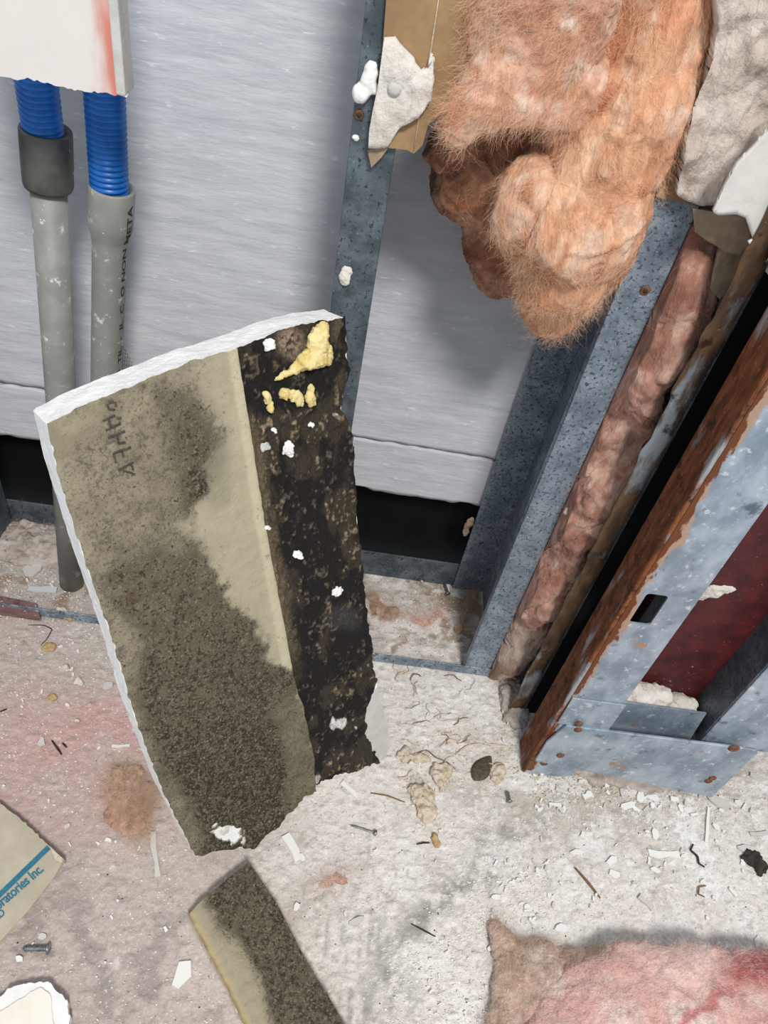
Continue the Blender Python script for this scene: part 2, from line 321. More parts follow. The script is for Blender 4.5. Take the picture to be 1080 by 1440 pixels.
# ------------------------------------------------------------------ the setting
# floor: dusty slab with low relief and the stains it carries
def make_floor():
    ns, nt = 560, 470
    X, Yy = np.meshgrid(np.linspace(-.50, .62, ns), np.linspace(-.50, .115, nt)); n = ns * nt
    P = np.stack([X.ravel(), Yy.ravel(), np.zeros(n)], -1)
    q = P * [1, 1, 0]
    z = (fbm(q * 60, 4, 3) - .5) * .0012 + np.clip(fbm(q * 230, 3, 5) - .58, 0, 1) * .007 + (fbm(q * 420, 2, 6) - .5) * .0007 - .0008
    V = P + np.stack([0 * z, 0 * z, z], -1)
    px = proj(P); x, y = px[:, 0], px[:, 1]
    base = np.tile(lin((226, 219, 212)), (n, 1)); nz = fbm(q * 28, 5, 9); nz2 = fbm(q * 120, 4, 19)
    base = mixc(base, lin((184, 167, 159)), sm(500, 110, x - (y - 1100) * .35 + (nz - .5) * 240) * .85)             # darker mauve tone towards the left
    base = mixc(base, lin((206, 158, 152)), sm(150, 20, np.hypot((x - 170) * .62, (y - 1025) * 1.7 + (nz - .5) * 170)) * .70)   # red chalk stain
    base = mixc(base, lin((196, 158, 152)), sm(200, 30, np.hypot((x - 30) * .7, (y - 1090) * 1.2 + (nz - .5) * 140)) * .55)
    base = mixc(base, lin((148, 138, 132)), sm(.50, .66, fbm(q * 75, 5, 29)) * sm(620, 120, x) * sm(1120, 1330, y) * .62)   # bare grey concrete showing through
    d = np.abs((y - 1335) + (x - 560) * .95 + (nz - .5) * 150) / 1.38
    base = mixc(base, lin((156, 154, 146)), sm(48, 4, d) * sm(480, 560, x) * sm(800, 730, x) * sm(.34, .55, nz2) * .9)
    base = mixc(base, lin((150, 148, 144)), sm(.52, .62, fbm(q * [320, 60, 1], 4, 39)) * sm(380, 460, x) * sm(640, 520, x) * sm(1230, 1330, y) * .55)
    base = mixc(base, lin((176, 166, 152)), sm(150, 10, np.hypot((x - 860) * .5, y - 1105) + (nz2 - .5) * 110) * .8)        # dirt under the frame
    base = mixc(base, lin((235, 232, 227)), sm(.5, .66, fbm(q * 45, 5, 49)) * sm(480, 640, x) * .7)
    base = mixc(base, lin((186, 176, 164)), sm(.56, .72, fbm(q * 36, 4, 59)) * .4)
    base = mixc(base, lin((242, 240, 236)), sm(.64, .76, fbm(q * 410, 3, 63)) * (.18 + .5 * sm(300, 600, x))); base = mixc(base, lin((160, 150, 140)), sm(.62, .74, fbm(q * 380, 3, 67)) * .45)
    base = mixc(base, lin((176, 168, 162)), sm(900, 830, y) * sm(200, 100, x) * .5)
    base = mixc(base, lin((186, 178, 168)), (P[:, 1] > .003) * sm(.3, .7, nz2) * .8)
    base = mixc(base, lin((150, 122, 98)), (P[:, 1] > .003) * sm(.55, .66, fbm(q * 55, 4, 69)) * .8)
    me = mesh('floor', V, gridfaces(ns, nt)); setcol(me, base)
    o = put('floor', me, None, MT['floor'], True); o['kind'] = 'structure'
make_floor()
# back wall: black membrane with two courses of white foam board in front of it
wb = box('wall_back', -.6, .7, .128, .14, -.02, .75, MT['black'], 0); wb['kind'] = 'structure'
def foam(name, z0, z1, seed):
    ns, nt = 300, max(12, int((z1 - z0) / .003)); xs = np.linspace(-.6, .165, ns); zs = np.linspace(z0, z1, nt)
    X, Zz = np.meshgrid(xs, zs); e = (vnoise(np.stack([xs * 130, 0 * xs, 0 * xs], -1), seed) - .5) * .0022 + np.clip(vnoise(np.stack([xs * 45, 0 * xs, 0 * xs], -1), seed + 3) - .72, 0, 1) * .01
    Zz[0] += e; Zz[-1] -= np.roll(e, 40)
    P = np.stack([X.ravel(), np.full(X.size, .098), Zz.ravel()], -1)
    P[:, 1] += (fbm(P * [16, 1, 200], 3, seed) - .5) * .0011 + (fbm(P * 60, 3, seed) - .5) * .0008
    n = len(P); B = P.copy(); B[:, 1] = .126
    Fc = gridfaces(ns, nt); bd = [i for i in range(ns)] + [j * ns + ns - 1 for j in range(1, nt)] + [(nt - 1) * ns + i for i in range(ns - 2, -1, -1)] + [j * ns for j in range(nt - 2, 0, -1)]
    Fc += [(bd[i], n + bd[i], n + bd[(i + 1) % len(bd)], bd[(i + 1) % len(bd)]) for i in range(len(bd))]
    me = mesh(name, np.r_[P, B], Fc); fixn(me); o = put(name, me, wb, MT['eps'], False)
    o.data.polygons.foreach_set('use_smooth', [i < (ns - 1) * (nt - 1) for i in range(len(o.data.polygons))])
    return o
ZS = at(600, 631, .098)[2]; ZB = at(575, 697, .098)[2]
foam('foam_board', ZS + .0012, .72, 5); foam('foam_board', ZB, ZS - .0002, 8)
tag(wb, None, None)

# floor track
tr = empty('floor_track', (-.1, .045, 0), 'galvanised floor track running along the bottom of the opened wall', 'track')
adopt(tr, box('front_flange', -.5, at(721, 945, 0)[0], -.001, 0, 0, .0108, MT['galv']),
      box('back_flange', -.5, .155, .094, .0955, 0, .031, MT['galv_dark']))

def stud(name, x0, x1, y0, y1, z0, z1, label, web, m, lip=True):
    t = .0012; o = empty(name, ((x0 + x1) / 2, (y0 + y1) / 2, z0), label, 'stud')
    p = [box('front_flange', x0, x1, y0, y0 + t, z0, z1, m, .0007), box('back_flange', x0 - (.008 if web == 'r' else 0), x1, y1 - t, y1, z0, z1, m, .0004)]
    p.append(box('web', x1 - t, x1, y0 + t, y1 - t, z0, z1, m, 0) if web == 'r' else box('web', x0, x0 + t, y0 + t, y1 - t, z0, z1, m, 0))
    xl = x0 if web == 'r' else x1 - t
    p.append(box('lip', xl, xl + t, y0 + t, y0 + .006, z0, z1, m, 0))
    adopt(o, *p); return o
s1 = stud('metal_stud', -.0168, .0048, 0, .09, .0012, .62, 'grey steel stud rising behind the moldy drywall, lumps of white plaster on it', 'l', MT['galv_dark'])
s2 = stud('metal_stud', .1303, .1526, 0, .092, .0012, .62, 'slanting blue-grey steel stud standing right of the black gap', 'r', MT['galv'])
s3 = stud('metal_stud', -.345, -.283, -.002, .092, .0012, .40, 'dark steel stud at the left edge beside the grey pipes', 'r', MT['galv_dark'])
def screwhole(x, y, Y, parent, r=.0028):
    p = at(x, y, Y); 
    rim = lathe('screw_hole_rim', p + [0, -.0002, 0], p + [0, -.0009, 0], [(0, r), (.6, r * .95), (1, r * .55)], MT['screw_rust'], 14)
    hol = lathe('screw_hole', p + [0, -.0006, 0], p + [0, -.0011, 0], [(0, r * .5), (1, r * .48)], MT['dark'], 10)
    adopt(parent, rim, hol)
screwhole(907, 408, 0, s2); screwhole(505, 161, 0, s1, .0024)

# rusty strip next to the frame
rs = empty('rusty_steel_strip', (.175, -.03, 0), 'narrow flaking rusty steel strip between pink insulation and black gap', 'steel strip')
def wavystrip(name, x0, x1, y, z0, z1, t, m, amp, seed):
    nz = 160; zs = np.linspace(z0, z1, nz); nx = 5; V = []
    for lay in (0, 1):
        for z in zs:
            j = [(fbm(np.array([[z * 90, s, lay * 0]]), 3, seed)[0] - .5) * amp for s in (0., 9.)]
            for k in range(nx):
                f = k / (nx - 1); V.append((x0 + j[0] + (x1 + j[1] - x0 - j[0]) * f, y + lay * t + (fbm(np.array([[z * 60, f * 2, 3.]]), 2, seed)[0] - .5) * .0015, z))
    G = gridfaces(nx, nz); n = nx * nz
    Fc = G + [tuple(i + n for i in f[::-1]) for f in G]
    for j in range(nz - 1):
        for k in (0, nx - 1): a = j * nx + k; Fc.append((a, a + nx, a + nx + n, a + n))
    for j in (0, nz - 1):
        for k in range(nx - 1): a = j * nx + k; Fc.append((a, a + 1, a + 1 + n, a + n))
    me = mesh(name, V, Fc); fixn(me); return put(name, me, None, m, True)
adopt(rs, wavystrip('face', .1685, .180, -.033, .0005, .50, .0012, MT['rust_strip'], .003, 4), box('web', .180, .1812, -.033, .05, .001, .50, MT['galv_dark'], 0))

# ------------------------------------------------------------------ steel door frame
df = empty('door_frame', (.25, -.06, 0), 'galvanised steel door frame with rusted left edge and maroon inside at right', 'door frame')
YF = -.085; parts = []
def sheet_with_hole(name, x0, x1, z0, z1, y, t, hole, m):
    bm = bmesh.new(); hx0, hx1, hz0, hz1 = hole; r = .0022
    xs = [x0, hx0, hx1, x1]; zs = [z0, hz0, hz1, z1]
    inner = []
    for cx, cz, a0 in ((hx1 - r, hz1 - r, 0), (hx0 + r, hz1 - r, 90), (hx0 + r, hz0 + r, 180), (hx1 - r, hz0 + r, 270)):
        for k in range(4): a = math.radians(a0 + 30 * k); inner.append((cx + r * math.cos(a), cz + r * math.sin(a)))
    outer = [(x1, z1), (x0, z1), (x0, z0), (x1, z0)]
    vo = [bm.verts.new((p[0], y, p[1])) for p in outer]; vi = [bm.verts.new((p[0], y, p[1])) for p in inner]
    eo = [bm.edges.new((vo[i], vo[(i + 1) % 4])) for i in range(4)]; ei = [bm.edges.new((vi[i], vi[(i + 1) % 16])) for i in range(16)]
    bmesh.ops.triangle_fill(bm, edges=eo + ei, use_beauty=True)
    ex = bmesh.ops.extrude_face_region(bm, geom=bm.faces[:]); bmesh.ops.translate(bm, verts=[v for v in ex['geom'] if isinstance(v, bmesh.types.BMVert)], vec=(0, t, 0))
    bmesh.ops.recalc_face_normals(bm, faces=bm.faces); me = bpy.data.meshes.new(name); bm.to_mesh(me); bm.free(); return put(name, me, None, m)
zt = .55
fa = sheet_with_hole('jamb_face', .1792, .216, .005, zt, YF, .0013, (.1855, .1985, .2010, .2295), MT['jamb']); fa['label'] = 'pale zinc jamb face with a rectangular strike hole'
ru = box('jamb_edge', .1765, .1794, YF - .0002, -.058, .001, zt, MT['rust'], .0012); ru['label'] = 'rusted brown jamb edge'
rt = box('jamb_return', .2155, .2168, YF + .001, -.048, .06, zt, MT['galv_light'], .0004)
mp_ = box('inner_panel', .19, .325, -.0475, -.0462, .012, zt, MT['maroon'], 0); mp_['label'] = 'dark maroon painted inner panel dusted with plaster'
mj = box('second_jamb_edge', .2935, .2949, -.0755, -.047, .062, zt, MT['galv_dark'], .0005)
mf = box('second_jamb_face', .2949, .40, -.0765, -.075, .062, zt, MT['galv_light'], .0005)
jb = box('gap_shade_sheet', .1816, .330, -.0310, -.0300, .0005, zt, MT['black'], 0)  # black sheet added in place of the shade in the gap beside the jamb
ss = box('lower_sleeve', .1796, .2172, YF - .0014, YF - .0002, .0805, .1145, MT['galv_light'], .0003)
# floor clip plate
zp0, zp1 = .004, .081
pl = prism('floor_plate', [(.1795, YF - .003, .055), (.186, YF - .003, zp1), (.327, YF - .003, zp1 + .001), (.3295, YF - .003, zp1 - .003), (.3295, YF - .003, zp0), (.212, YF - .003, .0215), (.1795, YF - .003, .026)], (0, .0022, 0), MT['galv_light'], bev=.0006)
pl['label'] = 'zinc floor plate riveted across the foot of the frame'
tab = prism('foot_tab', [(.1785, YF + .0002, .0005), (.1785, YF + .0002, .058), (.2155, YF + .0002, .058), (.2155, YF + .0002, .004), (.205, YF + .0002, .0002)], (0, .0015, 0), MT['galv_light'])
lowf = prism('lower_flange', [(.235, YF + .004, .0165), (.3295, YF - .002, zp0 + .001), (.3295, YF + .016, .0008), (.25, YF + .016, .003)], (0, .0005, .0015), MT['galv'])
clip = prism('inner_clip', [(.224, -.0705, .055), (.222, -.0705, .092), (.228, -.0705, .0945), (.288, -.0705, .0935), (.2925, -.0705, .055)], (0, .0015, 0), MT['galv_light'], bev=.0004)
for o in (clip,): pass
riv = []
for x, y in ((814, 1018), (813, 1026), (788, 1062), (1032, 1052), (1002, 1094), (996, 1098), (765, 1073)):
    p = at(x, y, YF - (.003 if x > 770 else 0)); r = .0042 if y < 1060 and x > 1020 else .003
    riv.append(lathe('rivet', p, p + np.array([0, -.0014, 0]), [(0, r), (.5, r * .93), (1, r * .5)], MT['screw_rust'], 16))
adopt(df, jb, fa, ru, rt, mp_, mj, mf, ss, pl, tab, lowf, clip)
for r_ in riv:
    r_.parent = pl; r_.matrix_parent_inverse = Matrix.Identity(4)
# plaster lumps lying in the frame
def lump(name, spots, vox, m, label, cat, amp=.002, sc=120, seed=0, group=None):
    def dsp(V, N): return V + N * ((fbm(V * sc, 4, seed) - .5) * 2 * amp)[:, None]
    o = blob(name, spots, vox, m, dsp); return tag(o, label, cat, group)
def E3(x, y, Y, rx, ry, rz): return (at(x, y, Y), (rx, ry, rz))
lump('plaster_lump', [((.247, -.058, .088), (.020, .010, .010)), ((.234, -.062, .085), (.010, .008, .006)), ((.274, -.056, .079), (.018, .010, .006))], .0014, MT['plaster'], 'white plaster lump sitting in the foot of the maroon frame', 'plaster lump', .004, 130, 3)
p_ = at(1003, 832, -.0475); lump('plaster_splash', [(p_, (.008, .0013, .007)), (p_ + [.006, 0, .004], (.007, .0012, .004)), (p_ + [-.004, 0, -.005], (.004, .001, .006))], .0009, MT['plaster'], 'white plaster splash stuck on the maroon panel', 'plaster splash', .0016, 240, 6)

# ------------------------------------------------------------------ conduits
def conduit(name, label, top, bot, r, collar, cm, tube, cat='pipe'):
    top, bot = np.array(top), np.array(bot); o = empty(name, bot, label, cat); ax = top - bot; L = np.linalg.norm(ax); ax /= L
    return o, ax, L
# left conduit with separate dark coupling
b1 = np.array([-.2115, .036, .0015]); t1 = at(66, 225, .045)
c1 = empty('grey_conduit', b1, 'grey plastic pipe with dark coupling and blue corrugated tube, nearest the left edge', 'pipe')
ax = t1 - b1; L1 = np.linalg.norm(ax); ax /= L1
pipe = lathe('pipe', b1, t1, [(0, .0098), (.5, .0098), (1, .0098)], MT['conduit'], 40)
ct = at(64, 181, .045); cb = at(68, 262, .045)
cou = lathe('coupling', cb, ct, [(0, .0108), (.0, .0128), (.06, .0133), (.5, .0135), (.97, .0134), (1, .0128), (1.0, .0108), (.7, .0106)], MT['coupling'], 44)
def corrugated(name, p0, p1, r, pitch, bend=None):
    L = np.linalg.norm(np.array(p1) - np.array(p0)); n = int(L / pitch); prof = []
    for k in range(n):
        for f, rr in ((0, .90), (.16, .905), (.26, .975), (.42, 1), (.62, 1), (.78, .975), (.9, .905)): prof.append(((k + f) / n, r * rr))
    return lathe(name, p0, p1, prof, MT['blue'], 44, bend=bend)
bl1 = corrugated('blue_tube', ct + ax * -.018, at(38, 20, .040), .0105, .0031)
adopt(c1, pipe, cou, bl1)
# right conduit with a flared end
t2 = at(157, 262, .045); m2 = at(149, 540, .045); d2 = (t2 - m2) / np.linalg.norm(t2 - m2); b2 = m2 - d2 * ((m2[2] - .0015) / d2[2])
c2 = empty('grey_conduit', b2, 'grey plastic pipe with flared end, black print and blue corrugated tube', 'pipe')
L2 = np.linalg.norm(t2 - b2); fb = lambda d: 1 - d / L2
pipe2 = lathe('pipe', b2, t2, [(0, .0097), (fb(.05), .0099), (fb(.0335), .0101), (fb(.029), .0108), (fb(.0245), .0122), (fb(.021), .01255), (fb(.001), .01265), (1, .0122), (1, .0108), (fb(.02), .0106)], MT['conduit'], 48, caps=False)
bl2 = corrugated('blue_tube', t2 - d2 * .016, at(142, 40, .041), .0104, .0031)
adopt(c2, pipe2, bl2)
def textmesh(s, size, bold=0.0, spacing=1.0):
    cu = bpy.data.curves.new('t', 'FONT'); cu.body = s; cu.size = size; cu.offset = bold; cu.space_character = spacing; cu.extrude = 0
    o = bpy.data.objects.new('t', cu); COL.objects.link(o); dg = bpy.context.evaluated_depsgraph_get(); dg.update()
    me = bpy.data.meshes.new_from_object(o.evaluated_get(dg)); bpy.data.objects.remove(o)
    bm = bmesh.new(); bm.from_mesh(me); bmesh.ops.triangulate(bm, faces=bm.faces)
    bmesh.ops.subdivide_edges(bm, edges=[e for e in bm.edges if e.calc_length() > size * .5], cuts=2); bm.to_mesh(me); bm.free(); return me
# black print running up the right flank of the flared pipe
me = textmesh('I  80  TIL  -  JL  C  O NON META', .0052, .0001); n = len(me.vertices); V = np.empty(n * 3); me.vertices.foreach_get('co', V); V = V.reshape(-1, 3)
e1 = np.cross(d2, (0, 1, 0)); e1 /= np.linalg.norm(e1); e2 = np.cross(d2, e1)
wid = V[:, 0].max(); s_ = np.linalg.norm(t2 - b2); start = fb(.006) * s_ - .132; k = .132 / wid
def rad(h): return np.interp((h / s_), [0, fb(.05), fb(.0335), fb(.029), fb(.0245), fb(.021), 1], [.0097, .0099, .0101, .0108, .0122, .01255, .01265])
hh = start + V[:, 0] * k; rr = rad(hh) + .00018
vc = CAM - t2; a0 = math.atan2(vc @ e2, vc @ e1); sgn = 1 if (np.cross(d2, vc / np.linalg.norm(vc)) @ (math.cos(a0 + .1) * e1 + math.sin(a0 + .1) * e2)) > 0 else -1
ang = a0 + sgn * (math.radians(62) - V[:, 1] / .0115)
W = b2 + d2 * hh[:, None] + rr[:, None] * (np.cos(ang)[:, None] * e1 + np.sin(ang)[:, None] * e2)
me.vertices.foreach_set('co', W.ravel()); me.update(); me.name = 'printed_text'; tx = put('printed_text', me, None, MT['ink'])
tx.parent = pipe2; tx.matrix_parent_inverse = Matrix.Identity(4)

# ------------------------------------------------------------------ painted drywall, upper left
def wall_panel():
    o = empty('wall_drywall', at(90, 120, -.013), 'white wall drywall with pink-stained edge hanging above the blue tubes', 'drywall')
    lowpx = [(-60, 96), (0, 106), (20, 112), (40, 110), (75, 119), (110, 128), (150, 131), (164, 135)]
    low = resample([at(x, y, -.0135) for x, y in lowpx], 120); low[:, 2] += (vnoise(low * 700, 3) - .5) * .0016
    x1 = low[-1][0]; ztop = .60
    ns, nt = 120, 60; V = []
    for j in range(nt):
        f = j / (nt - 1)
        for i in range(ns): p = low[i]; V.append((p[0] + (0 if i < ns - 1 else 0), p[1], p[2] + (ztop - p[2]) * f))
    V = np.array(V); me = mesh('painted_face', V, gridfaces(ns, nt)); n = len(V)
    C = np.tile(lin((222, 216, 210)), (n, 1)); dx = x1 - V[:, 0]
    nz = fbm(V * [170, 1, 60], 4, 2)
    C = mixc(C, lin((206, 132, 116)), sm(.010, .0005, dx + (nz - .5) * .014) * sm(.25, .6, fbm(V * [60, 1, 40], 3, 8) + .16))
    C = mixc(C, lin((214, 120, 104)), sm(.0030, 0, dx) * .4)
    setcol(me, C); f_ = put('painted_face', me, None, MT['cream'])
    me2 = []; bk = low + [0.0, .0125, .0]
    V2 = np.r_[low + [0, .0003, 0], bk, low * [1, 1, 0] + [0, .0003, ztop], bk * [1, 1, 0] + [0, 0, ztop]]
    a = len(low); Fc = [(i, i + 1, a + i + 1, a + i) for i in range(a - 1)] + [(a + i, a + i + 1, 3 * a + i + 1, 3 * a + i) for i in range(a - 1)] + [(i + 1, i, 2 * a + i, 2 * a + i + 1) for i in range(a - 1)]
    Fc += [(a - 1, 2 * a - 1, 4 * a - 1, 3 * a - 1), (0, 2 * a, 3 * a, a)]
    co = build('core', V2, Fc, MT['gyp']); fixn(co.data)
    cb_ = box('corner_bead', x1, x1 + .0042, -.0145, -.001, low[-1][2] + .0005, ztop, MT['grey_paper'], .0008); cb_['label'] = 'pale grey edge bead'
    ch = prism('torn_tab', [at(165, 133, -.0135), at(178, 137, -.0135), at(174, 124, -.0135)], (0, .003, 0), MT['white'])
    adopt(o, f_, co, cb_, ch)
wall_panel()

# ------------------------------------------------------------------ moldy drywall panel (leaning against the stud)
A = fl(352, 1192, .001); B = fl(540, 1070, .001); Cc = at(482, 436, -.0190)
PU = (B - A) / np.linalg.norm(B - A); PN = np.cross(PU, Cc - A); PN /= np.linalg.norm(PN); PV = np.cross(PN, PU)
if PN[1] > 0: PN = -PN
def pp(x, y, h=0):            # a point of the panel's face, h proud of it
    return onplane(x, y, PN, PN @ A + h)
def uvw(P): D = P - A; return np.stack([D @ PU, D @ PV], -1)
pan = empty('moldy_drywall', A, 'broken drywall panel leaning on the stud, grey mold left, black mold strip right', 'drywall')
crease = [(438, 1105), (437, 1060), (430, 1020), (412, 950), (395, 860), (372, 740), (345, 570), (332, 489)]
leftp = [(275, 1204), (232, 1120), (190, 1010), (160, 905), (120, 790), (82, 665), (66, 596)]
topp = [(66, 596), (110, 573), (200, 536), (270, 508), (332, 489)]
botp = [(275, 1204), (300, 1198), (330, 1193), (356, 1189), (395, 1150), (438, 1105)]
stop_ = [(332, 489), (400, 462), (440, 453), (487, 445)]
srig = [(533, 1071), (514, 1032), (513, 1000), (526, 975), (530, 960), (524, 930), (515, 850), (505, 750), (497, 640), (493, 600), (477, 576), (490, 520), (487, 445)]
sbot = [(438, 1105), (460, 1097), (480, 1089), (500, 1083), (533, 1071)]
toW = lambda l: [pp(x, y) for x, y in l]
def rough_line(l, amp, fr, seed, n=200):
    P = resample(toW(l), n); k = sm(0, .04, np.linspace(0, 1, n)) * sm(1, .96, np.linspace(0, 1, n))
    return P + ((vnoise(P * fr, seed) - .5) * amp * k)[:, None] * PU + ((vnoise(P * fr, seed + 5) - .5) * amp * k)[:, None] * PV
cr_ = rough_line(crease, .0006, 200, 1)
def face_paper():
    ns, nt = 240, 470
    G = coons(rough_line(botp, .003, 160, 2), rough_line(topp, .0012, 300, 3), rough_line(leftp, .0014, 300, 4), cr_, ns, nt).reshape(-1, 3)
    px = proj(G); x, y = px[:, 0], px[:, 1]; uv = uvw(G); q = np.c_[uv, np.zeros(len(uv))]; n = len(q)
    # colours of the paper and its mold
    nA = fbm(q * 45, 5, 3); nB = fbm(q * 210, 4, 7); nC = fbm(q * 520, 3, 12); nD = fbm(q * 95, 4, 22)
    C = np.tile(lin((160, 151, 128)), (n, 1)); C = mixc(C, lin((142, 133, 112)), sm(.4, .62, nD) * .8)
    cx = np.interp(y, [p[1] for p in crease[::-1]], [p[0] for p in crease[::-1]]); dc = cx - x      # distance left of the crease
    wcl = np.interp(y, [480, 620, 690, 740, 800, 860, 925, 960], [40, 42, 66, 98, 84, 58, 30, -20])
    clean = sm(wcl + 16, wcl - 16, dc + (nA - .5) * 70 + (nB - .5) * 20)
    m = np.interp(y + (x - 250) * .35 + (nA - .5) * 150, [520, 600, 700, 760, 820, 1000, 1150], [.34, .42, .50, .60, .72, .82, .92])
    m += .30 * sm(50, 10, np.abs(x - 265 - (y - 600) * .12) + (nA - .5) * 60) * sm(760, 680, y) * sm(520, 560, y)
    lx = np.interp(y, [594, 790, 1010, 1204], [64, 120, 190, 275]); m *= .66 + .34 * sm(0, 40, x - lx + (nA - .5) * 50)
    m *= 1 - .93 * clean
    C = mixc(C, lin((116, 108, 90)), np.clip(m, 0, 1) * .5)
    C = mixc(C, lin((182, 175, 148)), clean * .62)
    C = mixc(C, lin((196, 188, 160)), sm(9, 3, np.abs(dc - 7)) * sm(980, 930, y) * .75)             # pale ridge along the taper
    C = mixc(C, lin((96, 90, 76)), sm(30, 4, np.hypot((x - 300) * .9, (y - 640) * .35) + (nA - .5) * 30) * .5)
    C = mixc(C, lin((172, 164, 142)), sm(26, 6, np.hypot(x - 240, (y - 985) * .8) + (nB - .5) * 50) * .6)
    C = mixc(C, lin((104, 62, 44)), sm(10, 4, np.hypot(x - 185, y - 842) + (nB - .5) * 8) * .7)
    lip = sm(34, 12, np.abs(dc - 14) + (nA - .5) * 20) * sm(955, 1000, y)
    C = mixc(C, lin((116, 106, 86)), lip * .5)
    bl = sm(26, 10, (1104 - y) + 0 * x + np.maximum(0, (438 - x)) * 1.0 + (nD - .5) * 26) * (x > 340)
    C = mixc(C, lin((120, 110, 88)), np.clip(bl, 0, 1) * .8)
    wp = sm(26, 19, np.hypot((x - 322), (y - 1173) * 1.9 - (x - 322) * .35) + (nB - .5) * 34)
    C = mixc(C, lin((214, 208, 196)), wp)
    C = mixc(C, lin((196, 180, 160)), sm(5, 3, np.hypot(x - 377, y - 1127)))
    h = (nB - .5) * .0011 * (.5 + m) + (nD - .5) * .0012 + sm(22, 2, dc) * .0012 + lip * .0030 * (nD * 1.4) + np.clip(bl, 0, 1) * .005 * nD - wp * .0012
    b = sm(0, 7, x - lx); h -= (1 - b) * .0006
    me = mesh('face_paper', G + PN * h[:, None], gridfaces(ns, nt)); setcol(me, C); setmold(me, m * (1 - wp) * (1 - .35 * lip)); fixn(me)
    o = put('face_paper', me, None, MT['paper'], True); o['label'] = 'tan paper face speckled with grey mold'; return o
def mold_strip():
    ns, nt = 170, 470
    G = coons(rough_line(sbot, .004, 220, 31), rough_line(stop_, .0016, 300, 32), cr_, rough_line(srig, .0028, 260, 34, 400), ns, nt).reshape(-1, 3)
    px = proj(G); x, y = px[:, 0], px[:, 1]; uv = uvw(G); q = np.c_[uv, np.zeros(len(uv))]; n = len(q)
    nA = fbm(q * 40, 5, 43); nB = fbm(q * [260, 170, 1], 4, 47); nC = fbm(q * 560, 3, 52); nD = fbm(q * [150, 70, 1], 4, 62)
    C = np.tile(lin((24, 21, 19)), (n, 1))
    br = sm(.50, .64, nA + (nD - .5) * .5)
    C = mixc(C, lin((62, 54, 42)), br * .8)
    C = mixc(C, lin((112, 98, 76)), sm(.575, .68, nB * .6 + nC * .4) * (.35 + .65 * br))
    C = mixc(C, lin((150, 134, 110)), sm(.63, .72, nB * .5 + nC * .5) * (.25 + .5 * br))
    cx = np.interp(y, [p[1] for p in crease[::-1]], [p[0] for p in crease[::-1]]); dr = x - cx
    C = mixc(C, lin((104, 92, 70)), sm(22, 4, dr + (nB - .5) * 34) * sm(560, 620, y) * sm(960, 900, y) * .8)
    tp = sm(30, 16, np.hypot((x - 408) * 1.0, (y - 478) * .9) + (nA - .5) * 26)
    C = mixc(C, lin((158, 136, 116)), tp * .8); C = mixc(C, lin((70, 56, 46)), tp * sm(.52, .62, nC))
    C = mixc(C, lin((88, 76, 62)), sm(.45, .6, nD) * sm(16, 4, np.abs(x - 475 + (y - 460) * .05)) * sm(560, 520, y))
    C = mixc(C, lin((74, 72, 70)), sm(34, 6, np.hypot(x - 480, (y - 868) * 1.5) + (nA - .5) * 30) * .6)
    for (fx, fy, fr, fc) in ((480, 1017, 11, (214, 212, 206)), (499, 1022, 6, (206, 204, 198)), (444, 1096, 7, (190, 184, 172)), (472, 582, 7, (196, 186, 172))):
        C = mixc(C, lin(fc), sm(fr, fr * .72, np.hypot(x - fx, y - fy) + (nD - .5) * fr * 2.2))
    h = np.maximum(-.0009, .0002 + (nB - .5) * .0040 + (nD - .5) * .0030) + sm(10, 0, dr) * .0004
    me = mesh('mold_strip', G + PN * h[:, None], gridfaces(ns, nt)); setcol(me, C); fixn(me)
    o = put('mold_strip', me, None, MT['mold'], True); o['label'] = 'rough black mold strip'; return o
fp = face_paper(); ms = mold_strip()
def core():
    out = [(275, 1204), (300, 1198), (330, 1193), (356, 1189), (395, 1150), (438, 1105), (470, 1094), (500, 1084), (535, 1070), (549, 1050), (540, 1005), (531, 962), (524, 930), (515, 850), (505, 750), (497, 640), (493, 600), (481, 576), (490, 520), (487, 447), (440, 453), (400, 463), (332, 489), (270, 508), (200, 536), (110, 573), (66, 596), (82, 665), (120, 790), (160, 905), (190, 1010), (232, 1120), (275, 1204)]
    P = resample(toW(out), 460)[:-1]; n = len(P); T = .0200; rows = 8; V = []
    for r in range(rows):
        d = .0012 + (T - .0012) * r / (rows - 1)
        Q = P - PN * d; j = (fbm(Q * 200, 3, 71) - .55) * .0014
        ctr = P.mean(0); rd = (P - ctr); rd /= np.linalg.norm(rd, axis=1)[:, None]
        V.append(Q + rd * (j * (0 < r))[:, None])
    V = np.concatenate(V); Fc = [(r * n + i, r * n + (i + 1) % n, (r + 1) * n + (i + 1) % n, (r + 1) * n + i) for r in range(rows - 1) for i in range(n)]
    bm = bmesh.new(); vs = [bm.verts.new(v) for v in V]
    for f in Fc: bm.faces.new([vs[i] for i in f])
    bm.faces.new(vs[:n]); bm.faces.new(vs[-n:][::-1]); bmesh.ops.recalc_face_normals(bm, faces=bm.faces)
    bmesh.ops.triangulate(bm, faces=[f for f in bm.faces if len(f.verts) > 4]); me = bpy.data.meshes.new('gypsum_core'); bm.to_mesh(me); bm.free()
    o = put('gypsum_core', me, None, MT['gyp']); o['label'] = 'white gypsum edge'; return o
gc = core()
ul = prism('pale_underlayer', [pp(x, y, -.0010) for x, y in ((505, 1085), (534, 1070), (547, 1053), (549, 1045), (541, 1005), (531, 965), (515, 985), (500, 1030))], -PN * .0009, MT['grey_paper']); ul['label'] = 'pale bare corner under the black mold'
adopt(pan, fp, ms, gc, ul)
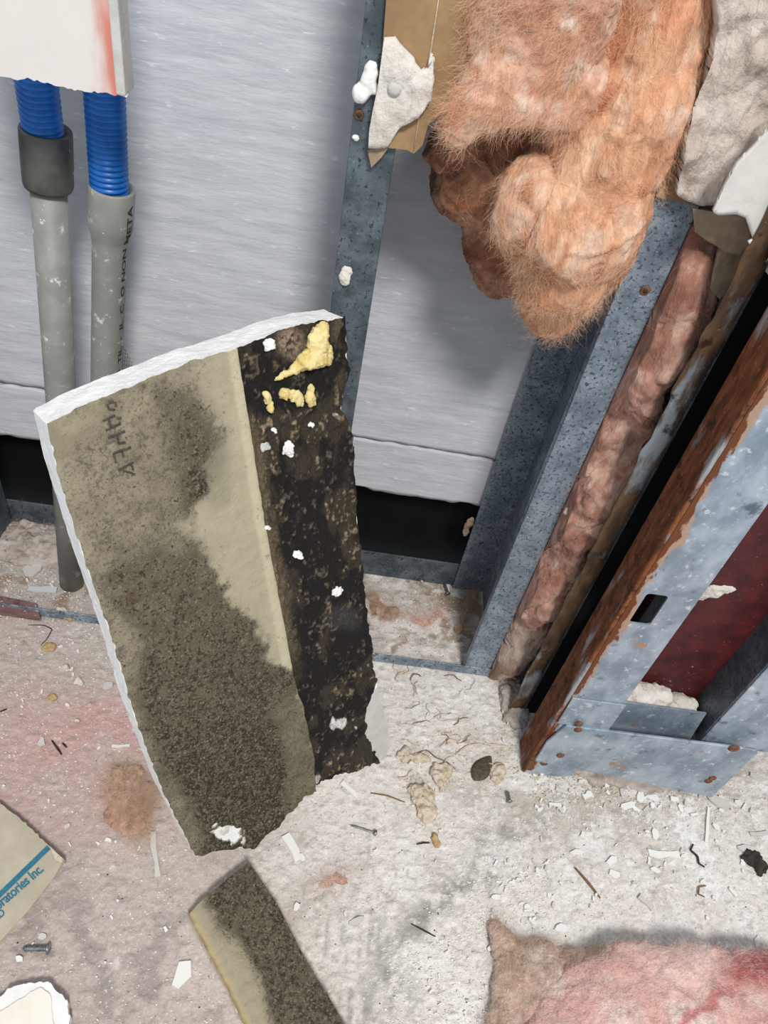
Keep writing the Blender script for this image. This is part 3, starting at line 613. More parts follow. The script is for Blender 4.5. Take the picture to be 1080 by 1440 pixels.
# yellow foam stuck to the black strip
def onp(x, y, h, r): return (pp(x, y, h), r)
def foamlump(specs, seed):
    R = Matrix((PU, PV, PN)).transposed()
    def dsp(V, N): return V + N * ((fbm(V * 240, 4, seed) - .5) * .0044 + (.5 - np.abs(fbm(V * 330, 3, seed + 4) * 2 - 1) * 2) * .0011)[:, None]
    return blob('yellow_foam', [(pp(x, y, h), (a, b, c), R) for x, y, h, a, b, c in specs], .0008, MT['foam_y'], dsp)
fo = [foamlump([(440, 505, .003, .0095, .006, .005), (447, 483, .003, .006, .0085, .0045), (452, 467, .002, .004, .0055, .003), (425, 514, .002, .008, .0035, .003), (457, 498, .002, .005, .006, .003)], 1),
      foamlump([(412, 521, .0015, .0055, .0018, .002), (400, 526, .0015, .0045, .0018, .002), (391, 531, .001, .003, .0018, .0018)], 2),
      foamlump([(402, 556, .0015, .0042, .003, .003), (411, 553, .0015, .004, .0024, .0025), (422, 565, .0015, .0028, .0030, .002), (416, 559, .001, .004, .002, .002)], 3),
      foamlump([(374, 558, .001, .0018, .004, .002), (380, 568, .001, .0018, .0045, .0018)], 4),
      foamlump([(438, 556, .001, .0026, .0060, .002), (441, 566, .001, .003, .0025, .002)], 5)]
fo[0]['label'] = 'yellow dried foam lump'
adopt(pan, *fo)
# white crumbs stuck on the strip
for k, (x, y, r) in enumerate(((379, 485, .0035), (372, 628, .0028), (405, 631, .0036), (405, 624, .002), (436, 597, .0018), (384, 604, .0016), (418, 779, .003), (473, 831, .0035), (478, 828, .002), (407, 637, .0024), (375, 742, .0014), (420, 783, .0018))):
    def dsp(V, N, k=k): return V + N * ((fbm(V * 600, 3, k) - .5) * .003)[:, None]
    o = blob('white_crumb', [(pp(x, y, .0012), (r, r * .9, r * .55), Matrix((PU, PV, PN)).transposed()), (pp(x + 3, y + 2, .001), (r * .6, r * .8, r * .5))], .0006, MT['white'] if k != 1 else MT['grey_paper'], dsp); adopt(pan, o)
# handwriting: marker strokes
def stroke_mesh(name, strokes, wd, m, place):
    V = []; Fc = []
    for st in strokes:
        P = resample(st, 8); 
        for i in range(8):
            t = P[min(i + 1, 7)] - P[max(i - 1, 0)]; nrm = np.array([-t[1], t[0]]); nrm = nrm / (np.linalg.norm(nrm) + 1e-9) * wd * (.8 + .4 * random.random())
            V += [place(*(P[i] + nrm)), place(*(P[i] - nrm))]
        b = len(V) - 16; Fc += [(b + 2 * i, b + 2 * i + 1, b + 2 * i + 3, b + 2 * i + 2) for i in range(7)]
    return build(name, V, Fc, m)
z = lambda x, y: (120 + x / 7.714, 560 + y / 7.714)
hw = [[z(240, 60), z(255, 120), z(320, 125)], [z(255, 55), z(310, 35)], [z(325, 40), z(335, 95)],
      [z(190, 245), z(325, 185)], [z(220, 350), z(385, 270)], [z(255, 225), z(280, 320)], [z(345, 222), z(390, 212)],
      [z(245, 435), z(430, 355)], [z(350, 490), z(440, 480)], [z(345, 400), z(360, 490)], [z(440, 430), z(445, 420)],
      [z(300, 600), z(480, 540)], [z(305, 600), z(335, 700)], [z(395, 570), z(415, 640)], [z(480, 520), z(485, 550)],
      [z(355, 785), z(525, 690)], [z(410, 790), z(470, 800), z(540, 830)], [z(500, 720), z(520, 780)]]
hwo = stroke_mesh('handwriting', hw, 1.7, MT['marker'], lambda x, y: pp(x, y, .0011)); hwo['label'] = 'faded dark marker letters'
hwo.parent = fp; hwo.matrix_parent_inverse = Matrix.Identity(4)
# ------------------------------------------------------------------ glass wool
def woolcol(o, cols, seed, sc=28, st=(1, 1, 1), extra=None):
    V, N = verts_normals(o); q = V * np.array(st)
    a = fbm(q * sc, 5, seed); b = fbm(q * sc * 4, 4, seed + 9)
    C = np.tile(lin(cols[0]), (len(V), 1)); C = mixc(C, lin(cols[1]), sm(.40, .62, a)); C = mixc(C, lin(cols[2]), sm(.52, .70, b) * .8)
    C = mixc(C, lin(cols[3]), sm(.46, .34, b) * .7)
    if extra: C = extra(V, C, a, b)
    setcol(o.data, C)
def wooldisp(seed, amp=1., st=(1, 1, 1), fine=1.):
    def d(V, N):
        q = V * np.array(st); wv = np.stack([fbm(q * 40, 3, seed + k) for k in range(3)], -1) - .5
        rg = lambda n: 1 - np.abs(n * 2 - 1) * 2
        r1 = rg(fbm(q * 30 + wv * 1.5, 4, seed + 20)); r2 = rg(fbm(q * 95 + wv * 5, 4, seed + 30)); r3 = rg(fbm(q * [270, 270, 90] + wv * 14, 3, seed + 50))
        return V + N * (amp * ((fbm(q * 22, 3, seed + 40) - .5) * .020 + r1 * .0042) + fine * (r2 * .0016 + r3 * .0009))[:, None] + wv * .007 * amp
    return d
def RY(deg): return Matrix.Rotation(math.radians(deg), 3, 'Y')
def inbay(f, lo=-1, hi=.1285):
    def d(V, N): W = f(V, N); W[:, 0] = np.clip(W[:, 0], lo, hi); return W
    return d
hb = empty('insulation_batt', at(800, 470, .02), 'big salmon glass wool batt hanging between the two studs', 'insulation')
wA = blob('main_lobe', [E3(900, -60, .03, .026, .036, .06) + (RY(12),), E3(895, 60, .024, .024, .034, .05) + (RY(14),), E3(860, 180, .016, .026, .034, .045) + (RY(16),),
                       E3(815, 300, .006, .026, .030, .030) + (RY(12),), E3(790, 370, .012, .020, .024, .022), E3(782, 415, .02, .012, .014, .016), E3(755, 285, .006, .014, .018, .02), E3(850, 340, .016, .012, .022, .025) + (RY(20),)],
          .0012, MT['fluff'], inbay(wooldisp(3, .85, (1.1, 1.1, .6), .9)))
wB = blob('upper_fold', [E3(760, -50, .0, .022, .022, .045) + (RY(12),), E3(765, 50, -.002, .026, .018, .03) + (RY(20),), E3(735, 100, -.006, .022, .013, .018) + (RY(35),), E3(800, 10, .0, .02, .022, .04), E3(690, 130, -.006, .012, .009, .014) + (RY(30),), E3(662, 155, -.006, .008, .006, .012) + (RY(24),), E3(655, 174, -.006, .005, .004, .008) + (RY(20),), E3(790, 120, .0, .02, .014, .018)],
          .0012, MT['fluff'], inbay(wooldisp(8, .62, (.8, 1, 1.), .9)))
wC = blob('rear_fold', [E3(700, 235, .05, .030, .022, .022) + (RY(-22),), E3(720, 310, .058, .022, .018, .034), E3(650, 195, .04, .018, .012, .009) + (RY(-35),), E3(715, 365, .06, .014, .014, .018) + (RY(10),), E3(770, 200, .045, .034, .026, .03), E3(740, 385, .05, .014, .012, .012)],
          .0013, MT['fluff'], wooldisp(15, .9, (.8, 1, 1.3), 1.5))
salmon = [(214, 156, 120), (228, 174, 138), (240, 208, 182), (200, 134, 98)]
def tuft(V, C, a, b):       # bleached, pale lower lobe and streaks
    px = proj(V); x, y = px[:, 0], px[:, 1]
    k = sm(120, 40, np.hypot((x - 795) * .9, (y - 305) * .9) + (a - .5) * 140)
    C = mixc(C, lin((238, 204, 180)), k * .55 * sm(.38, .6, b + .08)); 
    return mixc(C, lin((236, 190, 150)), sm(.55, .68, fbm(V * [50, 50, 12], 4, 77)) * .5)
woolcol(wA, salmon, 3, 26, (1.3, 1.3, .7), tuft)
woolcol(wB, [(218, 168, 140), (230, 186, 160), (242, 220, 204), (206, 148, 118)], 5)
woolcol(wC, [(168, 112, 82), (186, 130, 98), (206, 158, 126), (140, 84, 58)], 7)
hA = fibres('fibres', wA, 46000, .012, .00004, MT['fibre'], (0, 0, -.6), .05, .30, 1); hB = fibres('fibres', wB, 28000, .012, .00004, MT['fibre'], (-.5, 0, -.6), .05, .30, 2); hC = fibres('fibres', wC, 12000, .012, .00004, MT['fibre_tan'], (.8, 0, -.4), .05, .30, 3)
adopt(hb, wA, wB, wC, hA, hB, hC)
# wool stuffed between the stud and the rusty strip
wb2 = empty('cavity_insulation', (.166, .04, .002), 'dusty pink-brown glass wool stuffed between blue-grey stud and rusty strip', 'insulation')
ell = []
rg_ = random.Random(5)
for k, zc in enumerate(np.linspace(.04, .36, 13)):
    ell.append(((.1685 + rg_.uniform(-.003, .002), .027 + rg_.uniform(-.006, .006), zc), (.016, .042, rg_.uniform(.045, .08)), RY(rg_.uniform(-25, 25))))
wD = blob('wool', ell, .0013, MT['fluff'], inbay(wooldisp(23, .75, (1., 1., .8), .8), .1532, .1795))
def dusty(V, C, a, b):
    C = mixc(C, lin((196, 178, 164)), sm(.13, .03, V[:, 2] + (a - .5) * .12) * .8); return mixc(C, lin((132, 104, 86)), sm(.06, .02, V[:, 2]) * sm(.4, .6, b))
woolcol(wD, [(172, 124, 106), (190, 144, 126), (212, 176, 158), (142, 94, 78)], 9, 26, (1, 1, 1), dusty)
hD = fibres('fibres', wD, 14000, .013, .00004, MT['fibre_dim'], (.2, -.2, -.5), .08, .4, 5, keep=lambda V, N: N[:, 1] < .2)
adopt(wb2, wD, hD)
# pink batt on the floor
pb = empty('pink_batt', fl(900, 1430), 'pink glass wool batt lying on the floor at the lower right corner', 'insulation')
def FE(x, y, z, rx, ry, rz, deg=0): return (fl(x, y, z), (rx, ry, rz), Matrix.Rotation(math.radians(deg), 3, 'Z'))
def flat(seed, amp, fine=.5):
    f = wooldisp(seed, amp, (1, 1, 1), fine)
    def d(V, N): 
        W = f(V, N); W[:, 2] = np.maximum(W[:, 2], .0006); return W
    return d
wE = blob('pink_layer', [FE(862, 1462, .018, .038, .045, .015, 8), FE(825, 1480, .018, .03, .04, .013, 8), FE(930, 1478, .022, .06, .058, .017, 8), FE(1010, 1486, .023, .06, .060, .017, 8), FE(1110, 1500, .023, .07, .062, .017, 8), FE(850, 1560, .020, .05, .06, .016), FE(1010, 1600, .022, .08, .07, .017), FE(795, 1500, .012, .024, .04, .010, 10)], .0014, MT['fluff'], flat(33, .50, .5))
wF = blob('tan_layer', [FE(775, 1420, .006, .030, .034, .010, 10), FE(800, 1378, .005, .035, .014, .008, 8), FE(900, 1374, .004, .045, .012, .006, 8), FE(738, 1395, .005, .018, .024, .007, 20), FE(757, 1480, .006, .03, .05, .010), FE(718, 1350, .003, .008, .018, .004, 35), FE(704, 1325, .002, .004, .011, .0025, 40), FE(722, 1425, .004, .012, .02, .005, 0), FE(850, 1370, .004, .03, .010, .006, 8)], .0013, MT['fluff'], flat(39, .75, 1.))
def redmark(V, C, a, b):
    px = proj(V); x, y = px[:, 0], px[:, 1]
    k = sm(46, 8, np.abs((y - 1362) + (x - 1060) * .25) + (a - .5) * 60) * sm(985, 1040, x + (b - .5) * 60); C = mixc(C, lin((172, 64, 62)), k * .85)
    d = np.abs((x - 1010) + (y - 1400) * .9 + (b - .5) * 50); return mixc(C, lin((190, 84, 80)), sm(18, 4, d) * sm(1380, 1400, y) * .7)
woolcol(wE, [(234, 190, 178), (239, 203, 192), (243, 219, 210), (226, 174, 162)], 13, 18, (1, 1, 1), redmark)
woolcol(wF, [(214, 186, 168), (204, 178, 160), (228, 212, 200), (186, 166, 150)], 14, 40)
hE = fibres('fibres', wE, 30000, .011, .00004, MT['fibre_pink'], (.7, .1, 0), .03, .35, 6, keep=lambda V, N: V[:, 2] > .01)
hF = fibres('fibres', wF, 12000, .014, .00005, MT['fibre_tan'], (.6, .3, 0), .15, .8, 7, keep=lambda V, N: V[:, 2] > .003)
adopt(pb, wE, wF, hE, hF)
# brown tuft left of the panel
bt = empty('fibre_tuft', fl(185, 1130), 'brown glass wool tuft on the pink-stained floor left of the panel', 'insulation tuft')
rgt = random.Random(4); elG = []
for i in range(16):
    a = rgt.uniform(0, 6.28); r = rgt.uniform(.1, 1) ** .6; c0 = fl(184 + 26 * r * math.cos(a), 1120 + 40 * r * math.sin(a), rgt.uniform(.001, .006))
    elG.append((c0, (rgt.uniform(.003, .008), rgt.uniform(.003, .008), rgt.uniform(.002, .005)), Matrix.Rotation(rgt.uniform(0, 3), 3, 'Z')))
wG = blob('wool', elG, .0009, MT['fluff'], flat(51, .55, 1.))
woolcol(wG, [(190, 150, 126), (202, 164, 140), (220, 190, 170), (160, 116, 92)], 17, 60)
hG = fibres('fibres', wG, 6000, .017, .000045, MT['fibre_tan'], (.1, .3, 0), .32, .8, 8)
adopt(bt, wG, hG)
# thin wisps lying in the track between the studs, and elsewhere
def wisp(x, y, rx, ry, m, mc, label, cat, seed, z=.004, n=420, name='fibre_wisp'):
    o = empty(name, fl(x, y), label, cat)
    rg = random.Random(seed); L_ = max(rx, ry); c0 = fl(x, y); el = []
    for i in range(9):
        t = i / 8 - .5; el.append(((c0[0] + rx * 1.9 * t + rg.uniform(-.2, .2) * rx, c0[1] + ry * 1.6 * math.sin(3 * t + seed) * .7 + rg.uniform(-.25, .25) * ry, .0004), (rx * rg.uniform(.16, .4), ry * rg.uniform(.16, .4), z * rg.uniform(.3, .8))))
    wv = blob('wool', el, .0009, MT['fluff'], flat(seed, .18, .5)); woolcol(wv, mc, seed, 60)
    adopt(o, wv, fibres('fibres', wv, n * 3, .014, .00004, m, (.5, .5, 0), .16, 1.1, seed)); return o
TAN = [(178, 148, 120), (190, 160, 134), (208, 186, 164), (146, 116, 92)]; PNK = [(200, 160, 138), (210, 172, 150), (224, 196, 178), (170, 126, 104)]
wisp(540, 848, .012, .012, MT['fibre_tan'], TAN, 'tan fibre wisp in the track beside the moldy panel', 'fibre wisp', 61, .005)
wisp(601, 868, .012, .007, MT['fibre_pink'], PNK, 'pink fibre wisp lying in the middle of the track bay', 'fibre wisp', 62, .004)
wisp(655, 860, .008, .018, MT['fibre_tan'], TAN, 'tan fibre wisp at the foot of the blue-grey stud', 'fibre wisp', 63, .003)
wisp(468, 1243, .007, .004, MT['fibre_pink'], PNK, 'small pink fibre wisp on the floor right of the floor offcut', 'fibre wisp', 64, .002, 120)
wisp(22, 742, .010, .012, MT['fibre_tan'], TAN, 'tan fibre wisp against the dark stud at the left edge', 'fibre wisp', 65, .009)
wisp(62, 748, .010, .010, MT['fibre_pink'], PNK, 'pinkish fibre wisp left of the grey pipe foot', 'fibre wisp', 66, .006)

# ------------------------------------------------------------------ kraft paper and plaster remains on the left stud
kp = empty('kraft_paper_remnant', at(560, 210, -.004), 'brown kraft paper strip with torn white plaster on the grey stud', 'paper')
YK = -.0035
kr = [(546, -40), (690, -40), (680, 10), (668, 50), (652, 90), (640, 130), (624, 155), (602, 176), (594, 205), (582, 216), (572, 211), (556, 209), (545, 208), (530, 190), (534, 120)]
ks = prism('kraft_sheet', [at(x, y, YK) for x, y in kr], (0, .0012, 0), MT['kraft'])
fold = strand('fold_line', [at(x, y, YK - .0004) for x, y in ((618, -10), (612, 30), (606, 70), (598, 110), (590, 160), (582, 212))], .0004, MT['tan_clump'])
def dspk(V, N): return V + N * ((fbm(V * 150, 4, 91) - .5) * .0042 + (fbm(V * 500, 3, 92) - .5) * .0012)[:, None]
sc_ = at(555, 125, YK - .0035); sh = lathe('screw_head', sc_ + [0, .0016, 0], sc_ - [0, .0012, 0], [(0, .0030), (.5, .0032), (.8, .0029), (1, .0012)], MT['grey_paper'], 20)
lm = blob('plaster_lump', [E3(521, 104, -.002, .0034, .003, .0055), E3(508, 131, -.002, .0040, .0036, .0042), E3(517, 118, -.002, .0035, .003, .0035), E3(527, 126, -.002, .0035, .0022, .0025)], .0008, MT['white'], lambda V, N: V + N * ((fbm(V * 300, 3, 95) - .5) * .0018)[:, None])
tp_ = prism('torn_tip', [at(x, y, YK - .0006) for x, y in ((517, 212), (522, 236), (536, 222), (545, 209), (531, 205))], (0, .001, 0), MT['brown_paper'])
PKX = [(540, 54), (555.6, 53), (564, 64), (583, 83), (584, 89), (592, 99), (602, 95.6), (603, 84), (605.6, 74), (612, 83), (608, 98), (611, 111), (605.6, 131), (606.7, 142), (595.6, 151), (589, 164), (569, 175.6), (560, 182), (549, 201), (544, 208), (518, 208), (519, 184), (524, 155.6), (531, 124), (534, 100)]
adopt(kp, ks, fold, sh, lm, tp_)
p_ = at(485, 388, -.0007); lump('plaster_blob', [(p_, (.0032, .0016, .0055)), (p_ + [.001, 0, .003], (.003, .0014, .003))], .0007, MT['plaster'], 'small plaster blob stuck on the grey stud above the panel', 'plaster lump', .0014, 400, 9)
p_ = at(500, 194, -.0004); lump('plaster_speck', [(p_, (.0018, .001, .0016))], .0005, MT['white'], 'tiny white plaster speck on the grey stud below the screw hole', 'plaster lump', .0006, 500, 10)

# ------------------------------------------------------------------ torn drywall, upper right
td = empty('torn_drywall', at(960, 285, -.012), 'torn beige drywall with peeled white paper at the upper right corner', 'drywall')
def slab(name, px, Y, T, m, amp, seed, sc=150, ns=110):
    """rough-faced torn slab filled from an outline"""
    P = np.array([at(x, y, Y) for x, y in px]); x0, z0 = P[:, 0].min(), P[:, 2].min(); x1, z1 = P[:, 0].max(), P[:, 2].max()
    bm = bmesh.new(); vs = [bm.verts.new(p) for p in resample(np.r_[P, P[:1]], 200)[:-1]]; f = bm.faces.new(vs)
    bmesh.ops.triangulate(bm, faces=[f]); 
    for _ in range(5):
        es = [e for e in bm.edges if e.calc_length() > .0028]
        if not es: break
        bmesh.ops.subdivide_edges(bm, edges=es, cuts=1); bmesh.ops.triangulate(bm, faces=bm.faces[:])
    ex = bmesh.ops.extrude_face_region(bm, geom=bm.faces[:]); bmesh.ops.translate(bm, verts=[v for v in ex['geom'] if isinstance(v, bmesh.types.BMVert)], vec=(0, T, 0))
    bmesh.ops.recalc_face_normals(bm, faces=bm.faces); me = bpy.data.meshes.new(name); bm.to_mesh(me); bm.free()
    n = len(me.vertices); V = np.empty(n * 3); me.vertices.foreach_get('co', V); V = V.reshape(-1, 3)
    fr = sm(Y + T * .7, Y, V[:, 1]); V[:, 1] -= ((fbm(V * [sc, 0, sc * .8], 4, seed) - .35) * amp + (fbm(V * [sc * .25, 0, sc * .25], 3, seed + 2) - .5) * amp * 2.2) * fr
    me.vertices.foreach_set('co', V.ravel()); me.update(); return put(name, me, None, m, True)
adopt(kp, slab('plaster_patch', PKX, YK - .0028, .0027, MT['plaster'], .0024, 33, 230))
gx = slab('torn_core', [(1003, -40), (1130, -40), (1130, 250), (1040, 270), (1000, 290), (985, 290), (962, 283), (953, 276), (958, 235), (962, 195), (975, 150), (990, 142), (1000, 95), (1008, 40)], -.012, .0105, MT['gyp_beige'], .0060, 3, 190)
kb = prism('kraft_backing', [at(x, y, -.0025) for x, y in ((1003, -40), (1100, -40), (1000, 290), (935, 281), (922, 276), (945, 240), (955, 200), (975, 170), (985, 110), (1000, 60))], (0, .0018, 0), MT['kraft'])
vx = slab('peeled_paper', [(1125, 130), (1125, 420), (1082, 375), (1062, 345), (1048, 305), (1035, 300), (1010, 302), (1002, 298), (1018, 262), (1035, 230), (1060, 205)], -.030, .0016, MT['vinyl'], .003, 9, 40)
vx['label'] = 'peeled white paper flap'
v2 = slab('paper_curl', [(1120, 330), (1120, 440), (1085, 392), (1068, 372), (1052, 340), (1064, 335), (1080, 330)], -.033, .0016, MT['vinyl'], .003, 12, 50)
r1 = slab('paper_shred', [(975, 295), (1010, 300), (1050, 305), (1062, 345), (1045, 360), (1020, 356), (1005, 345), (995, 340), (978, 328)], -.014, .0014, MT['brown_paper'], .003, 15, 60)
r2_ = slab('paper_shred', [(1010, 350), (1050, 330), (1058, 370), (1035, 400), (1012, 421), (998, 405), (1003, 380)], -.010, .0014, MT['brown_paper'], .003, 18, 60)
adopt(td, kb, gx, vx, v2, r1, r2_)

# ------------------------------------------------------------------ floor offcut (moldy drywall strip, lower centre)
oc = empty('drywall_offcut', fl(380, 1340), 'mold-speckled drywall offcut lying on the floor at the bottom centre', 'drywall')
def offcut():
    H = .0135; ns, nt = 130, 260
    q4 = [fl(264, 1284, H), fl(350, 1212, H), fl(500, 1465, H), fl(366, 1492, H)]
    lef = resample([q4[3], fl(318, 1385, H), fl(288, 1330, H), q4[0]], 80); rig = resample([q4[2], fl(425, 1340, H), fl(392, 1275, H), q4[1]], 80)
    G = coons([q4[3], q4[2]], [q4[0], fl(305, 1248, H), q4[1]], lef, rig, ns, nt).reshape(-1, 3)
    s = np.tile(np.linspace(0, 1, ns), nt); q = G * [1, 1, 0]; n = len(G)
    nA = fbm(q * 60, 4, 3); nB = fbm(q * 230, 4, 6); nC = fbm(q * 560, 3, 8)
    hgt = -sm(.22, 0, s) * .0035 + (nB - .5) * .0012 + (nA - .5) * .001
    G2 = G + np.stack([0 * s, 0 * s, hgt], -1)
    C = np.tile(lin((166, 156, 132)), (n, 1)); m = sm(.16, .40, s + (nA - .5) * .3)
    C = mixc(C, lin((120, 112, 94)), m * .6)
    C = mixc(C, lin((188, 170, 132)), sm(.13, .04, s) * .7); C = mixc(C, lin((120, 96, 66)), sm(.05, 0, s + (nB - .5) * .06) * .6)
    C = mixc(C, lin((178, 170, 150)), sm(.97, 1, s) * .7)
    me = mesh('face_paper', G2, gridfaces(ns, nt)); setcol(me, C); setmold(me, m * .8); fixn(me); f_ = put('face_paper', me, None, MT['paper'], True)
    idx = [i for i in range(ns)] + [j * ns + ns - 1 for j in range(1, nt)] + [(nt - 1) * ns + i for i in range(ns - 2, -1, -1)] + [j * ns for j in range(nt - 2, 0, -1)]
    P = G2[idx]; k = len(P); lay = [P, P * [1, 1, .5], P * [1, 1, 0] + [0, 0, .0006]]
    lay[1] = lay[1] + (np.c_[vnoise(P * 400, 2), vnoise(P * 400, 3), 0 * s[:k]] - [.5, .5, 0]) * .0018
    V = np.concatenate(lay); Fc = [(r * k + i, r * k + (i + 1) % k, (r + 1) * k + (i + 1) % k, (r + 1) * k + i) for r in range(2) for i in range(k)] + [tuple(range(2 * k, 3 * k))]
    co = build('core', V, Fc, MT['tan_clump']); fixn(co.data)
    wp = prism('white_face_paper', [fl(x, y, .003) for x, y in ((304, 1356), (312, 1368), (352, 1450), (346, 1452), (325, 1405))], (0, 0, .001), MT['white'])
    adopt(oc, f_, co, wp)
offcut()

# ------------------------------------------------------------------ printed drywall scrap, left
lb = empty('printed_drywall_scrap', fl(30, 1240), 'cream drywall scrap with blue stripe and blue lettering at the left edge', 'drywall')
H = .009
def printed():
    e_top = resample([fl(x, y, H) for x, y in ((-60, 1085), (0, 1130), (22, 1146), (45, 1166), (70, 1190), (80, 1200), (90, 1208))], 60)
    e_bot = resample([fl(x, y, H) for x, y in ((88, 1212), (77, 1232), (40, 1280), (0, 1324), (-60, 1390))], 60)
    e_top[:, :2] += (np.c_[vnoise(e_top * 700, 1), vnoise(e_top * 700, 2)] - .5) * .0016
    P = np.r_[e_top, e_bot]
    top = prism('paper_face', P, (0, 0, -.0006), M('cream_paper', (176, 167, 146), (190, 181, 160), 50, rough=.85, bump=.15, bscale=200, spots=[((160, 148, 122), 40, .64, .76)]))
    P2 = P * [1, 1, 0] + [0, 0, H - .0007]; P2[60:, 1] += .004; P2[60:, 0] -= .003; co = prism('core', P2, (0, 0, -(H - .0013)), MT['gyp_beige'])
    adopt(lb, top, co)
    def L(x, y): return fl(x, y, H + .00025)
    stq = [L(x, y) for x, y in ((-20, 1266), (0, 1253), (66, 1189), (71, 1194), (0, 1263), (-20, 1280))]
    st = prism('blue_stripe', stq, (0, 0, .00015), MT['blue_ink']); adopt(lb, st)
    def words(s, p0, p1, hpx):
        me = textmesh(s, 1.0, .022, .95); n = len(me.vertices); V = np.empty(n * 3); me.vertices.foreach_get('co', V); V = V.reshape(-1, 3)
        a, b = L(*p0), L(*p1); d = b - a; Ls = np.linalg.norm(d); d = d / Ls; up = np.cross((0, 0, 1), d); k = Ls / V[:, 0].max()
        W = a + V[:, :1] * k * d + V[:, 1:2] * hpx * up + [0, 0, .0001]; me.vertices.foreach_set('co', W.ravel()); me.update(); me.name = 'printed_text'
        t = put('printed_text', me, None, MT['blue_ink']); t['label'] = 'blue printed lettering'; adopt(lb, t)
    words('boratories Inc.', (-9, 1286), (62, 1224), .0092)
    words('ED', (-5, 1296), (8, 1285), .0066)
    tb = prism('bent_corner', [fl(x, y, H + .0006) for x, y in ((70, 1190), (80, 1200), (90, 1209), (86, 1214), (78, 1210), (74, 1200))], (0, 0, .0008), MT['tan_clump']); adopt(lb, tb)
printed()
# torn white scrap, lower left corner
ws = empty('white_drywall_scrap', fl(40, 1440), 'torn white drywall scrap in the lower left corner', 'drywall')
def rag(px, n, amp, z, seed):
    P = resample([fl(x, y, z) for x, y in px + px[:1]], n)[:-1]; P[:, :2] += (np.c_[vnoise(P * 400, seed), vnoise(P * 400, seed + 1)] - .5) * amp; return P
adopt(ws, prism('core', rag([(-30, 1430), (15, 1388), (55, 1382), (66, 1379), (80, 1392), (97, 1410), (98, 1440), (92, 1490), (-40, 1500)], 120, .003, .0085, 3), (0, 0, -.0078), MT['white']),
      prism('face_paper', rag([(-30, 1440), (30, 1404), (58, 1388), (70, 1400), (75, 1440), (70, 1500), (-40, 1510)], 80, .0012, .0098, 6), (0, 0, -.0011), M('cream_sheet', (232, 220, 200), (240, 234, 224), 30, rough=.8, spots=[((226, 200, 166), 22, .56, .70)])))

# ------------------------------------------------------------------ loose debris
def chip_mesh(k, th=.12):
    rg = random.Random(k); n = rg.randint(5, 8); pts = []
    for i in range(n):
        a = 2 * math.pi * (i + rg.uniform(-.3, .3)) / n; r = .5 * rg.uniform(.72, 1.05); pts.append((r * math.cos(a), r * math.sin(a)))
    V = [(x, y, 0) for x, y in pts] + [(x * .96, y * .96, 1) for x, y in pts]
    Fc = [tuple(range(n))[::-1], tuple(range(n, 2 * n))] + [(i, (i + 1) % n, n + (i + 1) % n, n + i) for i in range(n)]
    return mesh('paint_chip', V, Fc)
chips = [chip_mesh(k) for k in range(14)]
def strip_mesh(k):
    rg = random.Random(k + 99); w0 = [.5 * rg.uniform(.6, 1) for _ in range(4)]; xs = (-.5, -.18, .2, .5); off = [rg.uniform(-.15, .15) for _ in range(4)]
    up = [(x, o + w_) for x, o, w_ in zip(xs, off, w0)]; dn = [(x, o - w_) for x, o, w_ in zip(xs, off, w0)][::-1]; pts = up + dn; n = 8; pts = pts[::-1]
    V = [(x, y, 0) for x, y in pts] + [(x, y * .97, 1) for x, y in pts]
    return mesh('paint_chip', V, [tuple(range(n))[::-1], tuple(range(n, 2 * n))] + [(i, (i + 1) % n, n + (i + 1) % n, n + i) for i in range(n)])
strips = [strip_mesh(k) for k in range(8)]
cm = {}
def chip(x, y, a, b, ang, label, group=None, m='flake', th=.0009, name='paint_chip', cat='paint chip', long=False, k=None, z=.0004):
    """a x b pixels as seen; ang = direction of the long side in the picture, degrees clockwise from right"""
    ca, sa = math.cos(math.radians(ang)), math.sin(math.radians(ang))
    p = fl(x, y); d = fl(x + ca * a / 2, y + sa * a / 2) - fl(x - ca * a / 2, y - sa * a / 2)
    e = fl(x - sa * b / 2, y + ca * b / 2) - fl(x + sa * b / 2, y - ca * b / 2); ln = np.linalg.norm(d); d = d / ln
    wd = max(.0006, np.linalg.norm(e - (e @ d) * d))
    pool = strips if long else chips; src = pool[(k if k is not None else random.randrange(99)) % len(pool)]
    key = (src.name, m)
    if key not in cm: c = src.copy(); c.materials.clear(); c.materials.append(MT[m]); cm[key] = c
    o = bpy.data.objects.new(name, cm[key]); COL.objects.link(o); o.location = (p[0], p[1], z)
    o.scale = (ln, wd, th); o.rotation_euler = (random.uniform(-.06, .06), random.uniform(-.04, .04), math.atan2(d[1], d[0]))
    return tag(o, label, cat, group)
